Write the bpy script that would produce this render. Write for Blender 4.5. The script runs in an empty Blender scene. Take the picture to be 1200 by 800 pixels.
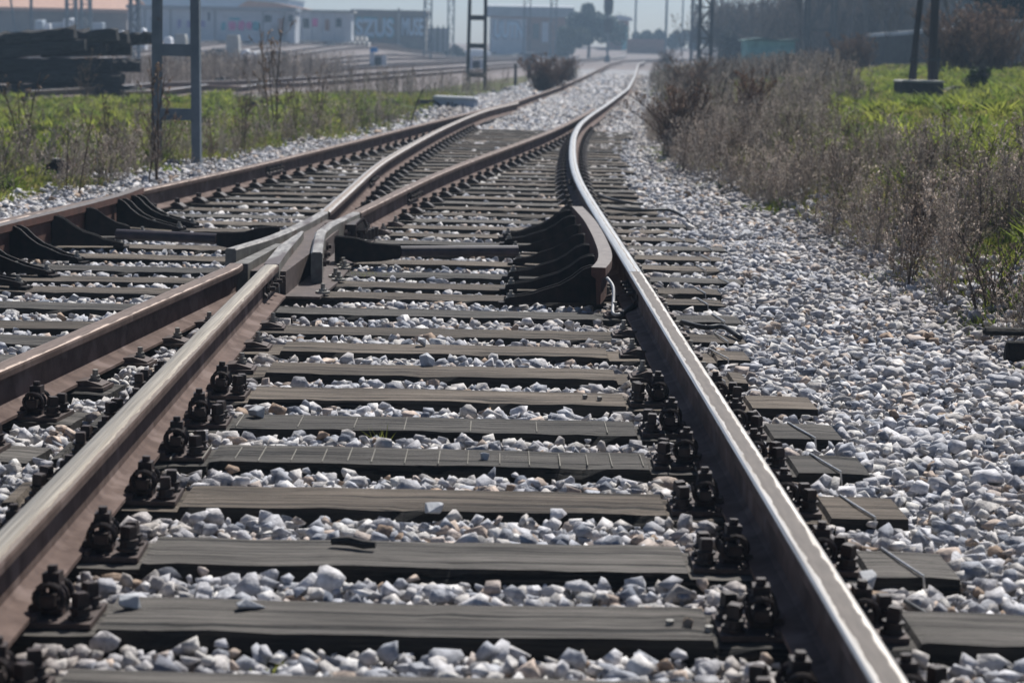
import bpy, bmesh, math, random
import numpy as np
from mathutils import Vector, Matrix

SC = bpy.context.scene
COL = SC.collection
# ------------------------------------------------------------------ camera
FPX = 2425.0
PITCH = math.radians(8.17); ROLL = math.radians(1.2); CZ = 1.237
fw = np.array([0, math.cos(PITCH), -math.sin(PITCH)])
up0 = np.array([0, math.sin(PITCH), math.cos(PITCH)])
r0 = np.array([1., 0, 0])
CR = math.cos(ROLL) * r0 + math.sin(ROLL) * up0
CU = math.cos(ROLL) * up0 - math.sin(ROLL) * r0
cam_d = bpy.data.cameras.new('camera'); cam = bpy.data.objects.new('camera', cam_d); COL.objects.link(cam)
cam_d.sensor_width = 36; cam_d.lens = 36 * FPX / 1200
cam_d.clip_start = .05; cam_d.clip_end = 3000
cam.matrix_world = Matrix(((CR[0], CU[0], -fw[0], 0), (CR[1], CU[1], -fw[1], 0), (CR[2], CU[2], -fw[2], CZ), (0, 0, 0, 1)))
cam_d.dof.use_dof = True; cam_d.dof.focus_distance = 8.0; cam_d.dof.aperture_fstop = 5.0
SC.camera = cam
# ------------------------------------------------------------------ light
SUN_AZ = math.radians(24); SUN_EL = math.radians(50)
w = bpy.data.worlds.new('World'); SC.world = w; w.use_nodes = True
nt = w.node_tree; nt.nodes.clear()
sky = nt.nodes.new('ShaderNodeTexSky'); sky.sky_type = 'NISHITA'; sky.sun_disc = False
sky.sun_elevation = SUN_EL; sky.sun_rotation = SUN_AZ; sky.air_density = 0.6; sky.dust_density = 0.8; sky.ozone_density = 3.0
bg = nt.nodes.new('ShaderNodeBackground'); bg.inputs[1].default_value = 0.07
wo = nt.nodes.new('ShaderNodeOutputWorld')
nt.links.new(sky.outputs[0], bg.inputs[0]); nt.links.new(bg.outputs[0], wo.inputs[0])
sd = bpy.data.lights.new('sun', 'SUN'); sun = bpy.data.objects.new('sun', sd); COL.objects.link(sun)
sd.energy = 5.0; sd.angle = math.radians(0.6); sd.color = (1, .98, .95)
sv = Vector((math.sin(SUN_AZ) * math.cos(SUN_EL), math.cos(SUN_AZ) * math.cos(SUN_EL), math.sin(SUN_EL)))
sun.rotation_euler = sv.to_track_quat('Z', 'Y').to_euler()
SC.view_settings.view_transform = 'Standard'; SC.view_settings.look = 'None'
SC.view_settings.exposure = 0.4; SC.view_settings.gamma = 1
SC.view_settings.use_curve_mapping = False
SC.cycles.max_bounces = 6; SC.cycles.volume_bounces = 0; SC.cycles.transparent_max_bounces = 8
SC.cycles.diffuse_bounces = 3; SC.cycles.glossy_bounces = 2
SC.cycles.volume_max_steps = 64

random.seed(7); rng = np.random.default_rng(11)
PI = math.pi

# ------------------------------------------------------------------ helpers
def W(px, py, Y):
    """a point of the photograph at the depth Y"""
    d = fw * FPX + CR * (px - 600) + CU * (400 - py)
    return np.array([0, 0, CZ]) + d * (Y / d[1])
def G(px, py, z=0.):
    d = fw * FPX + CR * (px - 600) + CU * (400 - py)
    return np.array([0, 0, CZ]) + d * ((z - CZ) / d[2])

def mat(name, c1, c2=None, scale=5., rough=.8, bump=0., bscale=None, metal=0., stretch=(1, 1, 1), attr=None, trans=0., dist=.01, c3=None, s3=1., spec=.3, w3=.5, coord='Object'):
    m = bpy.data.materials.new(name); m.use_nodes = True
    t = m.node_tree; b = t.nodes['Principled BSDF']
    b.inputs['Roughness'].default_value = rough; b.inputs['Metallic'].default_value = metal
    b.inputs['Specular IOR Level'].default_value = spec
    tc = t.nodes.new('ShaderNodeTexCoord'); mp = t.nodes.new('ShaderNodeMapping'); mp.inputs['Scale'].default_value = stretch
    t.links.new(tc.outputs[coord], mp.inputs[0])
    out = None
    if c2 is None:
        b.inputs['Base Color'].default_value = (*c1, 1)
    else:
        n = t.nodes.new('ShaderNodeTexNoise'); n.inputs['Scale'].default_value = scale; n.inputs['Detail'].default_value = 6; n.inputs['Roughness'].default_value = .65
        t.links.new(mp.outputs[0], n.inputs['Vector'])
        r = t.nodes.new('ShaderNodeValToRGB'); r.color_ramp.elements[0].position = .33; r.color_ramp.elements[1].position = .67
        r.color_ramp.elements[0].color = (*c1, 1); r.color_ramp.elements[1].color = (*c2, 1)
        t.links.new(n.outputs[0], r.inputs[0]); out = r.outputs[0]
        if c3 is not None:
            n3 = t.nodes.new('ShaderNodeTexNoise'); n3.inputs['Scale'].default_value = s3; n3.inputs['Detail'].default_value = 4
            t.links.new(mp.outputs[0], n3.inputs['Vector'])
            r3 = t.nodes.new('ShaderNodeValToRGB'); r3.color_ramp.elements[0].position = w3; r3.color_ramp.elements[1].position = w3 + .12
            t.links.new(n3.outputs[0], r3.inputs[0])
            mx = t.nodes.new('ShaderNodeMixRGB'); mx.inputs[2].default_value = (*c3, 1)
            t.links.new(r3.outputs[0], mx.inputs[0]); t.links.new(out, mx.inputs[1]); out = mx.outputs[0]
    if attr:
        a = t.nodes.new('ShaderNodeVertexColor'); a.layer_name = attr
        if out is None: out = a.outputs[0]
        else:
            mx = t.nodes.new('ShaderNodeMixRGB'); mx.blend_type = 'MULTIPLY'; mx.inputs[0].default_value = 1
            t.links.new(out, mx.inputs[1]); t.links.new(a.outputs[0], mx.inputs[2]); out = mx.outputs[0]
    if out is not None: t.links.new(out, b.inputs['Base Color'])
    if bump:
        n2 = t.nodes.new('ShaderNodeTexNoise'); n2.inputs['Scale'].default_value = bscale or scale * 4; n2.inputs['Detail'].default_value = 5
        t.links.new(mp.outputs[0], n2.inputs['Vector'])
        bp = t.nodes.new('ShaderNodeBump'); bp.inputs['Strength'].default_value = bump; bp.inputs['Distance'].default_value = dist
        t.links.new(n2.outputs[0], bp.inputs['Height']); t.links.new(bp.outputs[0], b.inputs['Normal'])
    if trans:
        tr = t.nodes.new('ShaderNodeBsdfTranslucent'); ms = t.nodes.new('ShaderNodeMixShader'); ms.inputs[0].default_value = trans
        if out is not None: t.links.new(out, tr.inputs[0])
        else: tr.inputs[0].default_value = (*c1, 1)
        o = t.nodes['Material Output']
        t.links.new(b.outputs[0], ms.inputs[1]); t.links.new(tr.outputs[0], ms.inputs[2]); t.links.new(ms.outputs[0], o.inputs[0])
    return m

class MB:
    def __init__(s): s.v = []; s.f = []; s.m = []
    def add(s, vs, fs, mi=0, M=None):
        k = len(s.v)
        if M is not None: vs = [tuple(M @ Vector(p)) for p in vs]
        s.v += [tuple(map(float, p)) for p in vs]; s.f += [tuple(i + k for i in f) for f in fs]; s.m += [mi] * len(fs)
    def box(s, x0, x1, y0, y1, z0, z1, mi=0, M=None, j=0.):
        r = lambda: random.uniform(-j, j) if j else 0
        vs = [(x + r(), y + r(), z + r()) for z in (z0, z1) for y in (y0, y1) for x in (x0, x1)]
        s.add(vs, [(0, 2, 3, 1), (4, 5, 7, 6), (0, 1, 5, 4), (2, 6, 7, 3), (0, 4, 6, 2), (1, 3, 7, 5)], mi, M)
    def prism(s, poly, d0, d1, axis='y', mi=0, M=None):
        n = len(poly)
        f = {'y': lambda a, b, d: (a, d, b), 'x': lambda a, b, d: (d, a, b), 'z': lambda a, b, d: (a, b, d)}[axis]
        vs = [f(a, b, d0) for a, b in poly] + [f(a, b, d1) for a, b in poly]
        s.add(vs, [tuple(range(n))[::-1], tuple(range(n, 2 * n))] + [(i, (i + 1) % n, n + (i + 1) % n, n + i) for i in range(n)], mi, M)
    def cyl(s, c, r, h, n=10, mi=0, r2=None, rot=0., M=None):
        r2 = r if r2 is None else r2
        vs = [(c[0] + q * math.cos(rot + 2 * PI * i / n), c[1] + q * math.sin(rot + 2 * PI * i / n), c[2] + z) for q, z in ((r, 0), (r2, h)) for i in range(n)]
        s.add(vs, [tuple(range(n))[::-1], tuple(range(n, 2 * n))] + [(i, (i + 1) % n, n + (i + 1) % n, n + i) for i in range(n)], mi, M)
    def tube(s, pts, rad, n=6, mi=0, M=None, closed=False):
        pts = [Vector(p) for p in pts]; N = len(pts); vs = []; fs = []
        if not hasattr(rad, '__len__'): rad = [rad] * N
        for i, p in enumerate(pts):
            if closed: d = pts[(i + 1) % N] - pts[i - 1]
            else: d = pts[min(i + 1, N - 1)] - pts[max(i - 1, 0)]
            if d.length < 1e-9: d = Vector((0, 0, 1))
            d.normalize(); a = d.cross(Vector((0.13, .21, 1)) if abs(d.z) < .9 else Vector((1, .1, 0))); a.normalize(); b = d.cross(a)
            vs += [tuple(p + (a * math.cos(2 * PI * k / n) + b * math.sin(2 * PI * k / n)) * rad[i]) for k in range(n)]
        for i in range(N if closed else N - 1):
            j = (i + 1) % N
            fs += [(i * n + k, i * n + (k + 1) % n, j * n + (k + 1) % n, j * n + k) for k in range(n)]
        if not closed: fs += [tuple(range(n))[::-1], tuple(range((N - 1) * n, N * n))]
        s.add(vs, fs, mi, M)
    def build(s, name, mats, parent=None, smooth=False, loc=None, bevel=0.):
        me = bpy.data.meshes.new(name); me.from_pydata(s.v, [], s.f)
        if not isinstance(mats, (list, tuple)): mats = [mats]
        for m in mats: me.materials.append(m)
        me.polygons.foreach_set('material_index', s.m)
        if smooth: me.polygons.foreach_set('use_smooth', [True] * len(me.polygons))
        me.update()
        bm = bmesh.new(); bm.from_mesh(me); bmesh.ops.recalc_face_normals(bm, faces=bm.faces)
        if bevel: bmesh.ops.bevel(bm, geom=bm.edges[:], offset=bevel, segments=1, affect='EDGES', clamp_overlap=True)
        bm.to_mesh(me); bm.free()
        o = bpy.data.objects.new(name, me); COL.objects.link(o)
        if parent is not None: o.parent = parent
        if loc is not None: o.location = loc
        return o

def tag(o, label=None, cat=None, group=None, kind=None):
    if label: o['label'] = label
    if cat: o['category'] = cat
    if group: o['group'] = group
    if kind: o['kind'] = kind
    return o
def empty(name, loc=(0, 0, 0), rz=0., label=None, cat=None, group=None):
    o = bpy.data.objects.new(name, None); COL.objects.link(o); o.location = loc; o.rotation_euler = (0, 0, rz)
    return tag(o, label, cat, group)
def child_copy(src, parent, loc=None, rz=None):
    c = src.copy(); COL.objects.link(c); c.parent = parent
    if loc is not None: c.location = loc
    if rz is not None: c.rotation_euler = (0, 0, rz)
    for g in src.children:
        child_copy(g, c)
    return c
def nth(n):
    ones = ['', 'first', 'second', 'third', 'fourth', 'fifth', 'sixth', 'seventh', 'eighth', 'ninth', 'tenth', 'eleventh', 'twelfth', 'thirteenth', 'fourteenth', 'fifteenth', 'sixteenth', 'seventeenth', 'eighteenth', 'nineteenth']
    if n < 20: return ones[n]
    t = {2: 'twent', 3: 'thirt', 4: 'fort', 5: 'fift', 6: 'sixt'}[n // 10]
    return t + 'ieth' if n % 10 == 0 else t + 'y-' + ones[n % 10]

def npmesh(name, V, F, colors, m, parent=None, smooth=False):
    """triangle mesh straight from arrays; colors per vertex"""
    me = bpy.data.meshes.new(name); nv, nf = len(V), len(F)
    me.vertices.add(nv); me.vertices.foreach_set('co', np.ascontiguousarray(V, dtype=np.float32).ravel())
    me.loops.add(nf * 3); me.loops.foreach_set('vertex_index', np.ascontiguousarray(F, dtype=np.int32).ravel())
    me.polygons.add(nf); me.polygons.foreach_set('loop_start', np.arange(0, nf * 3, 3, dtype=np.int32))
    me.polygons.foreach_set('loop_total', np.full(nf, 3, dtype=np.int32))
    if smooth: me.polygons.foreach_set('use_smooth', np.ones(nf, dtype=bool))
    if colors is not None:
        ca = me.color_attributes.new('Col', 'FLOAT_COLOR', 'POINT')
        c4 = np.ones((nv, 4), dtype=np.float32); c4[:, :3] = colors; ca.data.foreach_set('color', c4.ravel())
    me.update(calc_edges=True); me.materials.append(m)
    o = bpy.data.objects.new(name, me); COL.objects.link(o)
    if parent is not None: o.parent = parent
    return o

def scatter(variants, pos, rot, scl, cols, tilt=None):
    """merge many transformed copies of variant meshes (V,F,C) into arrays"""
    Vs, Fs, Cs = [], [], []; off = 0
    vi = rng.integers(0, len(variants), len(pos))
    for k, (V, F, C) in enumerate(variants):
        idx = np.where(vi == k)[0]
        if len(idx) == 0: continue
        P = V[None] * scl[idx][:, None, :]
        if tilt is not None:
            a = tilt[idx]; ca, sa = np.cos(a)[:, None], np.sin(a)[:, None]
            y = P[..., 1] * ca - P[..., 2] * sa; z = P[..., 1] * sa + P[..., 2] * ca
            P = np.stack([P[..., 0], y, z], -1)
        c, s = np.cos(rot[idx])[:, None], np.sin(rot[idx])[:, None]
        P = np.stack([P[..., 0] * c - P[..., 1] * s, P[..., 0] * s + P[..., 1] * c, P[..., 2]], -1) + pos[idx][:, None, :]
        n = len(V); Vs.append(P.reshape(-1, 3))
        Fs.append((F[None] + (np.arange(len(idx)) * n)[:, None, None]).reshape(-1, 3) + off); off += n * len(idx)
        Cs.append((C[None] * cols[idx][:, None, :]).reshape(-1, 3))
    return np.concatenate(Vs), np.concatenate(Fs), np.concatenate(Cs)

def interp(pts, y):
    a = np.array(pts, float)
    return np.interp(y, a[:, 1], a[:, 0])
def smoothcurve(pts, step=.4, n=3):
    """(x,y) control points, y rising: resampled and eased"""
    a = np.array(pts, float); ys = np.arange(a[0, 1], a[-1, 1] + 1e-6, step); xs = np.interp(ys, a[:, 1], a[:, 0])
    for _ in range(n):
        k = max(1, int(1.2 / step)); p = np.pad(xs, k, mode='reflect', reflect_type='odd'); xs = np.convolve(p, np.ones(2 * k + 1) / (2 * k + 1), 'valid')
    return np.stack([xs, ys], 1)
def sstep(a, b, x): t = np.clip((x - a) / (b - a), 0, 1); return t * t * (3 - 2 * t)

def vnoise(x, y, s, seed=0):
    """cheap smooth value noise for terrain"""
    x = np.asarray(x, float) / s; y = np.asarray(y, float) / s
    r = np.random.default_rng(seed).random((64, 64))
    xi = np.floor(x).astype(int); yi = np.floor(y).astype(int); fx = x - xi; fy = y - yi
    fx = fx * fx * (3 - 2 * fx); fy = fy * fy * (3 - 2 * fy)
    g = lambda a, b: r[a % 64, b % 64]
    return (g(xi, yi) * (1 - fx) + g(xi + 1, yi) * fx) * (1 - fy) + (g(xi, yi + 1) * (1 - fx) + g(xi + 1, yi + 1) * fx) * fy

# ------------------------------------------------------------------ rail lines (x, y) on the ground
R1P = [(.675, 1.6), (.655, 4.2), (.615, 7.1), (.585, 9.86), (.54, 13), (.50, 16.2), (.515, 18.5), (.56, 20.7), (.67, 24.5), (.86, 28.5), (1.14, 32.3), (1.7, 39), (2.83, 53.3), (4.2, 75), (7.2, 125), (9.8, 160), (13.2, 182), (19, 205), (28, 228)]
L0P = [(-3.55, 6.2), (-2.97, 11.9), (-2.28, 17.24), (-1.8, 21.8), (-1.33, 26.6), (-.68, 32.8), (-.04, 39), (1.05, 53.4), (2.46, 75.1), (5.46, 125.1), (8.1, 160.6), (11.7, 183.5), (17.8, 207.5), (26.5, 229)]
AP = [(-1.195, 13.0), (-1.2, 15.2), (-1.215, 18.2), (-1.11, 21.7), (-.97, 25.5), (-.76, 29.7), (-.5, 33.75), (.03, 38.5)]
BP = [(-1.0, 13.0), (-.69, 16.7), (-.48, 18.6), (-.08, 21.8), (.36, 25.4), (.63, 28), (1.02, 32.2), (1.33, 35.7)]
L2P = [(-2.2, 1.6), (-1.9, 4.4), (-1.66, 6.6), (-1.56, 7.5), (-1.44, 8.66), (-1.31, 9.9)]
L1P = [(-1.05, 1.6), (-1.07, 4.3), (-1.09, 5.6), (-1.12, 6.9), (-1.135, 8.15), (-1.16, 9.86)]
def eR(y): return interp([(2.15, 0), (2.12, 9), (2.08, 11.2), (2.1, 14.3), (1.93, 17.5), (1.65, 21), (1.7, 26.4), (3.2, 55), (5.2, 87), (9, 130), (12, 160), (24, 205), (34, 235), (50, 400)], y)
def eL(y): return interp([(-4.9, 0), (-4.3, 10), (-3.76, 15), (-3.38, 18), (-2.75, 23.6), (-1.75, 30), (-1.2, 39), (-.1, 55), (2, 90), (5, 140), (8, 170), (17, 215), (30, 400)], y)
def yardx(y): return -5.9 + .1 * (np.asarray(y, float) - 48)
def T(x, y):
    x = np.asarray(x, float); y = np.asarray(y, float)
    z = -.085 + 0 * x
    er = eR(y); d = np.clip(x - er, 0, None)
    sl = (.112 + .13 * (1 - sstep(16, 29, y))) * (1 - .6 * sstep(45, 90, y))
    z = z + np.minimum(d * sl, 1.08) + .05 * sstep(0, .6, d) * vnoise(x, y, 1.3, 3) + .08 * sstep(0, .6, d) * vnoise(x, y, .5, 4) + .16 * sstep(.8, 2.5, d) * vnoise(x, y, 2.4, 8)
    z = z - .30 * np.exp(-((x - 6.15) ** 2 / .5 + (y - 32.4) ** 2 / 2.5))      # scoured hollow beside the old footing
    dl = np.clip(eL(y) - x, 0, None)
    z = z + sstep(0, 1.2, dl) * (.12 * vnoise(x, y, 1.7, 5) + .07 * vnoise(x, y, .55, 6)) * (1 - sstep(40, 60, y))
    z = z + .95 * sstep(100, 150, y) * sstep(5, 12, -x)
    z = z * (1 - sstep(200, 250, y)) + 1.12 * sstep(200, 250, y)
    return z
def Tz(x, y): return float(T(x, y))

# ------------------------------------------------------------------ ground
def axis(segs):
    out = [segs[0][0]]
    for a, b, s in segs: out += list(np.linspace(a, b, max(2, int(round((b - a) / s)) + 1))[1:])
    return np.array(out)
gx = axis([(-115, -30, 5), (-30, -8, .6), (-8, 8, .16), (8, 30, .6), (30, 115, 5)])
gy = axis([(-4, 3, .5), (3, 30, .16), (30, 90, .5), (90, 240, 2), (240, 415, 10)])
X, Y = np.meshgrid(gx, gy); Z = T(X, Y)
zone_gravel = (X > eL(Y)) & (X < eR(Y))
yard = (Y > 40) & (X < yardx(Y) + 2.2) & (X > yardx(Y) - 34) | (Y > 118) & (X < eR(Y) + 2)
C = np.zeros(X.shape + (3,))
soil = np.array([.105, .085, .06]); green = np.array([.085, .12, .022]); grav = np.array([.30, .30, .31]); yd = np.array([.215, .19, .185])
n1 = vnoise(X, Y, 2.1, 9)[..., None]; n2 = vnoise(X, Y, .7, 10)[..., None]
C[:] = soil * (1 - n1) + green * n1
far = sstep(60, 120, Y)[..., None]; C = C * (1 - far) + (np.array([.13, .12, .085]) * (.6 + .7 * n1)) * far
ed = (sstep(-.35, .25, eR(Y) - X + (n2[..., 0] - .5) * .6) * sstep(-.3, .3, X - eL(Y) + (n2[..., 0] - .5) * .6))[..., None]
C = C * (1 - ed) + grav * ed
ym = (yard * 1.)[..., None]; C = C * (1 - ym) + yd * (.75 + .5 * n1) * ym
# light path band at the far end of the yard
nx, ny = len(gx), len(gy)
I = np.arange(nx * ny).reshape(ny, nx)
a, b, c, d_ = I[:-1, :-1].ravel(), I[:-1, 1:].ravel(), I[1:, 1:].ravel(), I[1:, :-1].ravel()
F = np.concatenate([np.stack([a, b, c], 1), np.stack([a, c, d_], 1)])
ground_m = mat('ground_mat', (.62, .62, .62), (1.25, 1.22, 1.2), scale=14, rough=.95, bump=.8, bscale=28, dist=.03, attr='Col', spec=.1)
go = npmesh('ground', np.stack([X, Y, Z], -1).reshape(-1, 3), F, C.reshape(-1, 3), ground_m, smooth=True)
tag(go, kind='structure')

# ------------------------------------------------------------------ materials
m_rust = mat('rail_rust', (.075, .050, .041), (.145, .102, .085), 9, .85, .25, 60, dist=.002, c3=(.17, .125, .108), s3=6, w3=.54, spec=.12)
m_rustred = mat('red_rust', (.055, .026, .019), (.13, .055, .036), 10, .8, .3, 80, dist=.002)
m_dark = mat('dark_greased_steel', (.012, .008, .007), (.048, .028, .022), 34, .6, .3, 120, dist=.001, spec=.35)
m_black = mat('black_painted_steel', (.006, .005, .005), (.022, .014, .012), 18, .68, .4, 70, dist=.002, spec=.18)
m_bolt = mat('weathered_bolt_steel', (.16, .15, .13), (.34, .32, .28), 40, .5, .2, 100, dist=.001, metal=.2)
m_plate = mat('base_plate_steel', (.035, .024, .02), (.10, .07, .06), 20, .7, .3, 90, dist=.001)
m_cast = mat('cast_steel', (.075, .066, .054), (.20, .19, .165), 7, .6, .3, 50, dist=.002, c3=(.09, .06, .045), s3=5, w3=.56)
m_stone = mat('ballast_stone', (.62, .61, .61), (1.28, 1.27, 1.25), 40, .85, .8, 120, dist=.004, attr='Col', spec=.25)
m_pale = mat('pale_stone', (.33, .34, .36), (.55, .55, .54), 22, .85, .5, 90, dist=.004)
m_stonebr = mat('brown_stone', (.20, .14, .09), (.34, .27, .2), 22, .85, .5, 90, dist=.004)

def railtop(name, dull_lo, dull_hi, bright=(.62, .61, .58), dull=(.13, .10, .08), rough=.33, seed=0.):
    """dull: part of the running surface (metres across) that keeps its brown film"""
    m = bpy.data.materials.new(name); m.use_nodes = True; t = m.node_tree; L = t.links; b = t.nodes['Principled BSDF']
    uv = t.nodes.new('ShaderNodeUVMap'); sx = t.nodes.new('ShaderNodeSeparateXYZ'); L.new(uv.outputs[0], sx.inputs[0])
    n = t.nodes.new('ShaderNodeTexNoise'); n.inputs['Scale'].default_value = 1.0; n.inputs['Detail'].default_value = 5
    mp = t.nodes.new('ShaderNodeMapping'); mp.inputs['Scale'].default_value = (60, 9, 1); mp.inputs['Location'].default_value = (seed, seed, 0); L.new(uv.outputs[0], mp.inputs[0]); L.new(mp.outputs[0], n.inputs[0])
    nn = t.nodes.new('ShaderNodeMath'); nn.operation = 'MULTIPLY_ADD'; nn.inputs[1].default_value = .022; L.new(n.outputs[0], nn.inputs[0]); L.new(sx.outputs[0], nn.inputs[2])
    def st(lo, hi):
        r = t.nodes.new('ShaderNodeMapRange'); r.interpolation_type = 'SMOOTHSTEP'; r.inputs[1].default_value = lo; r.inputs[2].default_value = hi; L.new(nn.outputs[0], r.inputs[0]); return r
    r1 = st(dull_lo + .009, dull_lo + .015); r2 = st(dull_hi + .007, dull_hi + .014)
    sb = t.nodes.new('ShaderNodeMath'); sb.operation = 'SUBTRACT'; sb.use_clamp = True; L.new(r1.outputs[0], sb.inputs[0]); L.new(r2.outputs[0], sb.inputs[1])
    # fine lengthwise streaks
    n2 = t.nodes.new('ShaderNodeTexNoise'); n2.inputs['Scale'].default_value = 1; n2.inputs['Detail'].default_value = 4
    mp2 = t.nodes.new('ShaderNodeMapping'); mp2.inputs['Scale'].default_value = (260, 2.0, 1); mp2.inputs['Location'].default_value = (seed, 0, 0); L.new(uv.outputs[0], mp2.inputs[0]); L.new(mp2.outputs[0], n2.inputs[0])
    rr = t.nodes.new('ShaderNodeValToRGB'); rr.color_ramp.elements[0].position = .3; rr.color_ramp.elements[1].position = .7
    rr.color_ramp.elements[0].color = (bright[0] * .45, bright[1] * .42, bright[2] * .38, 1); rr.color_ramp.elements[1].color = (*bright, 1)
    L.new(n2.outputs[0], rr.inputs[0])
    rd = t.nodes.new('ShaderNodeValToRGB'); rd.color_ramp.elements[0].position = .3; rd.color_ramp.elements[1].position = .7
    rd.color_ramp.elements[0].color = (dull[0] * .75, dull[1] * .72, dull[2] * .7, 1); rd.color_ramp.elements[1].color = (dull[0] * 1.3, dull[1] * 1.3, dull[2] * 1.3, 1)
    L.new(n.outputs[0], rd.inputs[0])
    mx = t.nodes.new('ShaderNodeMixRGB'); L.new(sb.outputs[0], mx.inputs[0]); L.new(rr.outputs[0], mx.inputs[1]); L.new(rd.outputs[0], mx.inputs[2]); L.new(mx.outputs[0], b.inputs['Base Color'])
    mm = t.nodes.new('ShaderNodeMath'); mm.operation = 'MULTIPLY_ADD'; mm.inputs[1].default_value = -.78; mm.inputs[2].default_value = .82; L.new(sb.outputs[0], mm.inputs[0]); L.new(mm.outputs[0], b.inputs['Metallic'])
    mr = t.nodes.new('ShaderNodeMath'); mr.operation = 'MULTIPLY_ADD'; mr.inputs[1].default_value = .38; mr.inputs[2].default_value = rough; L.new(sb.outputs[0], mr.inputs[0]); L.new(mr.outputs[0], b.inputs['Roughness'])
    bp = t.nodes.new('ShaderNodeBump'); bp.inputs['Strength'].default_value = .15; bp.inputs['Distance'].default_value = .001; L.new(n2.outputs[0], bp.inputs['Height']); L.new(bp.outputs[0], b.inputs['Normal'])
    return m
mt_r1 = railtop('rail_top_right_near', -.020, .021, dull=(.085, .068, .055), bright=(.72, .68, .62), rough=.36, seed=1.)
mt_r1b = railtop('rail_top_right_far', .004, .012, seed=4.)
mt_l1 = railtop('rail_top_left_near', .024, .06, bright=(.56, .49, .38), rough=.40, seed=7.)
mt_l2 = railtop('rail_top_brown', -.025, .03, bright=(.34, .27, .23), dull=(.13, .095, .078), rough=.5, seed=11.)
mt_blade = railtop('rail_top_blade', -.012, .02, bright=(.52, .49, .45), dull=(.22, .18, .15), rough=.42, seed=14.)

PROF = [(-.07, 0), (-.07, .010), (-.02, .024), (-.009, .034), (-.008, .112), (-.014, .121), (-.0345, .127), (-.036, .145), (-.034, .153), (-.028, .1575), (-.012, .159), (.012, .159), (.028, .1575), (.034, .153), (.036, .145), (.0345, .127), (.014, .121), (.008, .112), (.009, .034), (.02, .024), (.07, .010), (.07, 0)]
RZ = .013
def build_rail(name, path, mtop, mside=m_rust, parent=None, z=RZ, zf=None, prof=PROF, topidx=range(8, 13)):
    path = np.asarray(path); n = len(path); k = len(prof)
    d = np.gradient(path, axis=0); d /= np.linalg.norm(d, axis=1)[:, None]; nr = np.stack([d[:, 1], -d[:, 0]], 1)
    L = np.concatenate([[0], np.cumsum(np.linalg.norm(np.diff(path, axis=0), axis=1))])
    vs = []
    for i in range(n):
        zz = z + (zf(path[i]) if zf else 0)
        vs += [(path[i, 0] + nr[i, 0] * u, path[i, 1] + nr[i, 1] * u, zz + h) for u, h in prof]
    fs = []; mi = []; uvs = []
    for i in range(n - 1):
        for j in range(k):
            q = (j + 1) % k
            fs.append((i * k + j, (i + 1) * k + j, (i + 1) * k + q, i * k + q)); mi.append(0 if j in topidx else 1)
            uvs += [(prof[j][0], L[i]), (prof[j][0], L[i + 1]), (prof[q][0], L[i + 1]), (prof[q][0], L[i])]
    fs.append(tuple(range(k))); fs.append(tuple(range((n - 1) * k, n * k))[::-1]); mi += [1, 1]; uvs += [(0, 0)] * (2 * k)
    me = bpy.data.meshes.new(name); me.from_pydata(vs, [], fs); me.materials.append(mtop); me.materials.append(mside)
    me.polygons.foreach_set('material_index', mi)
    uv = me.uv_layers.new(name='UVMap'); uv.data.foreach_set('uv', [c for p in uvs for c in p])
    me.update()
    me.flip_normals()
    o = bpy.data.objects.new(name, me); COL.objects.link(o)
    if parent is not None: o.parent = parent
    return o
def ph(path, y):  # position, heading on a rail line
    p = np.asarray(path); x = np.interp(y, p[:, 1], p[:, 0]); x2 = np.interp(y + .3, p[:, 1], p[:, 0]); x1 = np.interp(y - .3, p[:, 1], p[:, 0])
    return float(x), -math.atan2(x2 - x1, .6)

R1c = smoothcurve(R1P); L0c = smoothcurve(L0P); Ac = smoothcurve(AP); Bc = smoothcurve(BP); L2c = smoothcurve(L2P, .3, 1); L1c = smoothcurve(L1P, .3, 1)
zfar = lambda p: float(T(p[0], p[1]) + .085) if p[1] > 120 else 0.
def cut(c, a, b):
    ys = np.concatenate([[a], c[(c[:, 1] > a + .02) & (c[:, 1] < b - .02), 1], [b]]); return np.stack([np.interp(ys, c[:, 1], c[:, 0]), ys], 1)
GR = 'rails of the turnout in front'
o = build_rail('rail', cut(R1c, 1.6, 9.855), mt_r1); rail_r1 = tag(o, 'near right rail with shiny edges and a brown stripe along its top', 'rail', GR)
o = build_rail('rail', cut(R1c, 9.862, 227), mt_r1b, zf=zfar); rail_r1b = tag(o, 'right rail beyond the bolted joint, bending around the switch blade into the distance', 'rail', GR)
o = build_rail('rail', cut(L1c, 1.6, 9.84), mt_l1); rail_l1 = tag(o, 'wide polished golden-grey rail running from the left edge to the crossing', 'rail', GR)
o = build_rail('rail', cut(L2c, 1.6, 9.86), mt_l2); rail_l2 = tag(o, 'dull brown rail at far left of the foreground, ending at the crossing', 'rail', GR)
o = build_rail('rail', cut(L0c, 6.2, 228), mt_l2, zf=zfar); rail_l0 = tag(o, 'outer left rail passing behind the left guard rail and on to the distance', 'rail', GR)
o = build_rail('switch_rail', cut(Ac, 13.0, 38.5), mt_blade); rail_a = tag(o, 'left switch blade curving from the crossing to the outer left rail', 'rail', GR)
o = build_rail('switch_rail', cut(Bc, 13.0, 35.7), mt_l2); rail_b = tag(o, 'right switch blade running straight from the crossing to the right rail', 'rail', GR)

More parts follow.
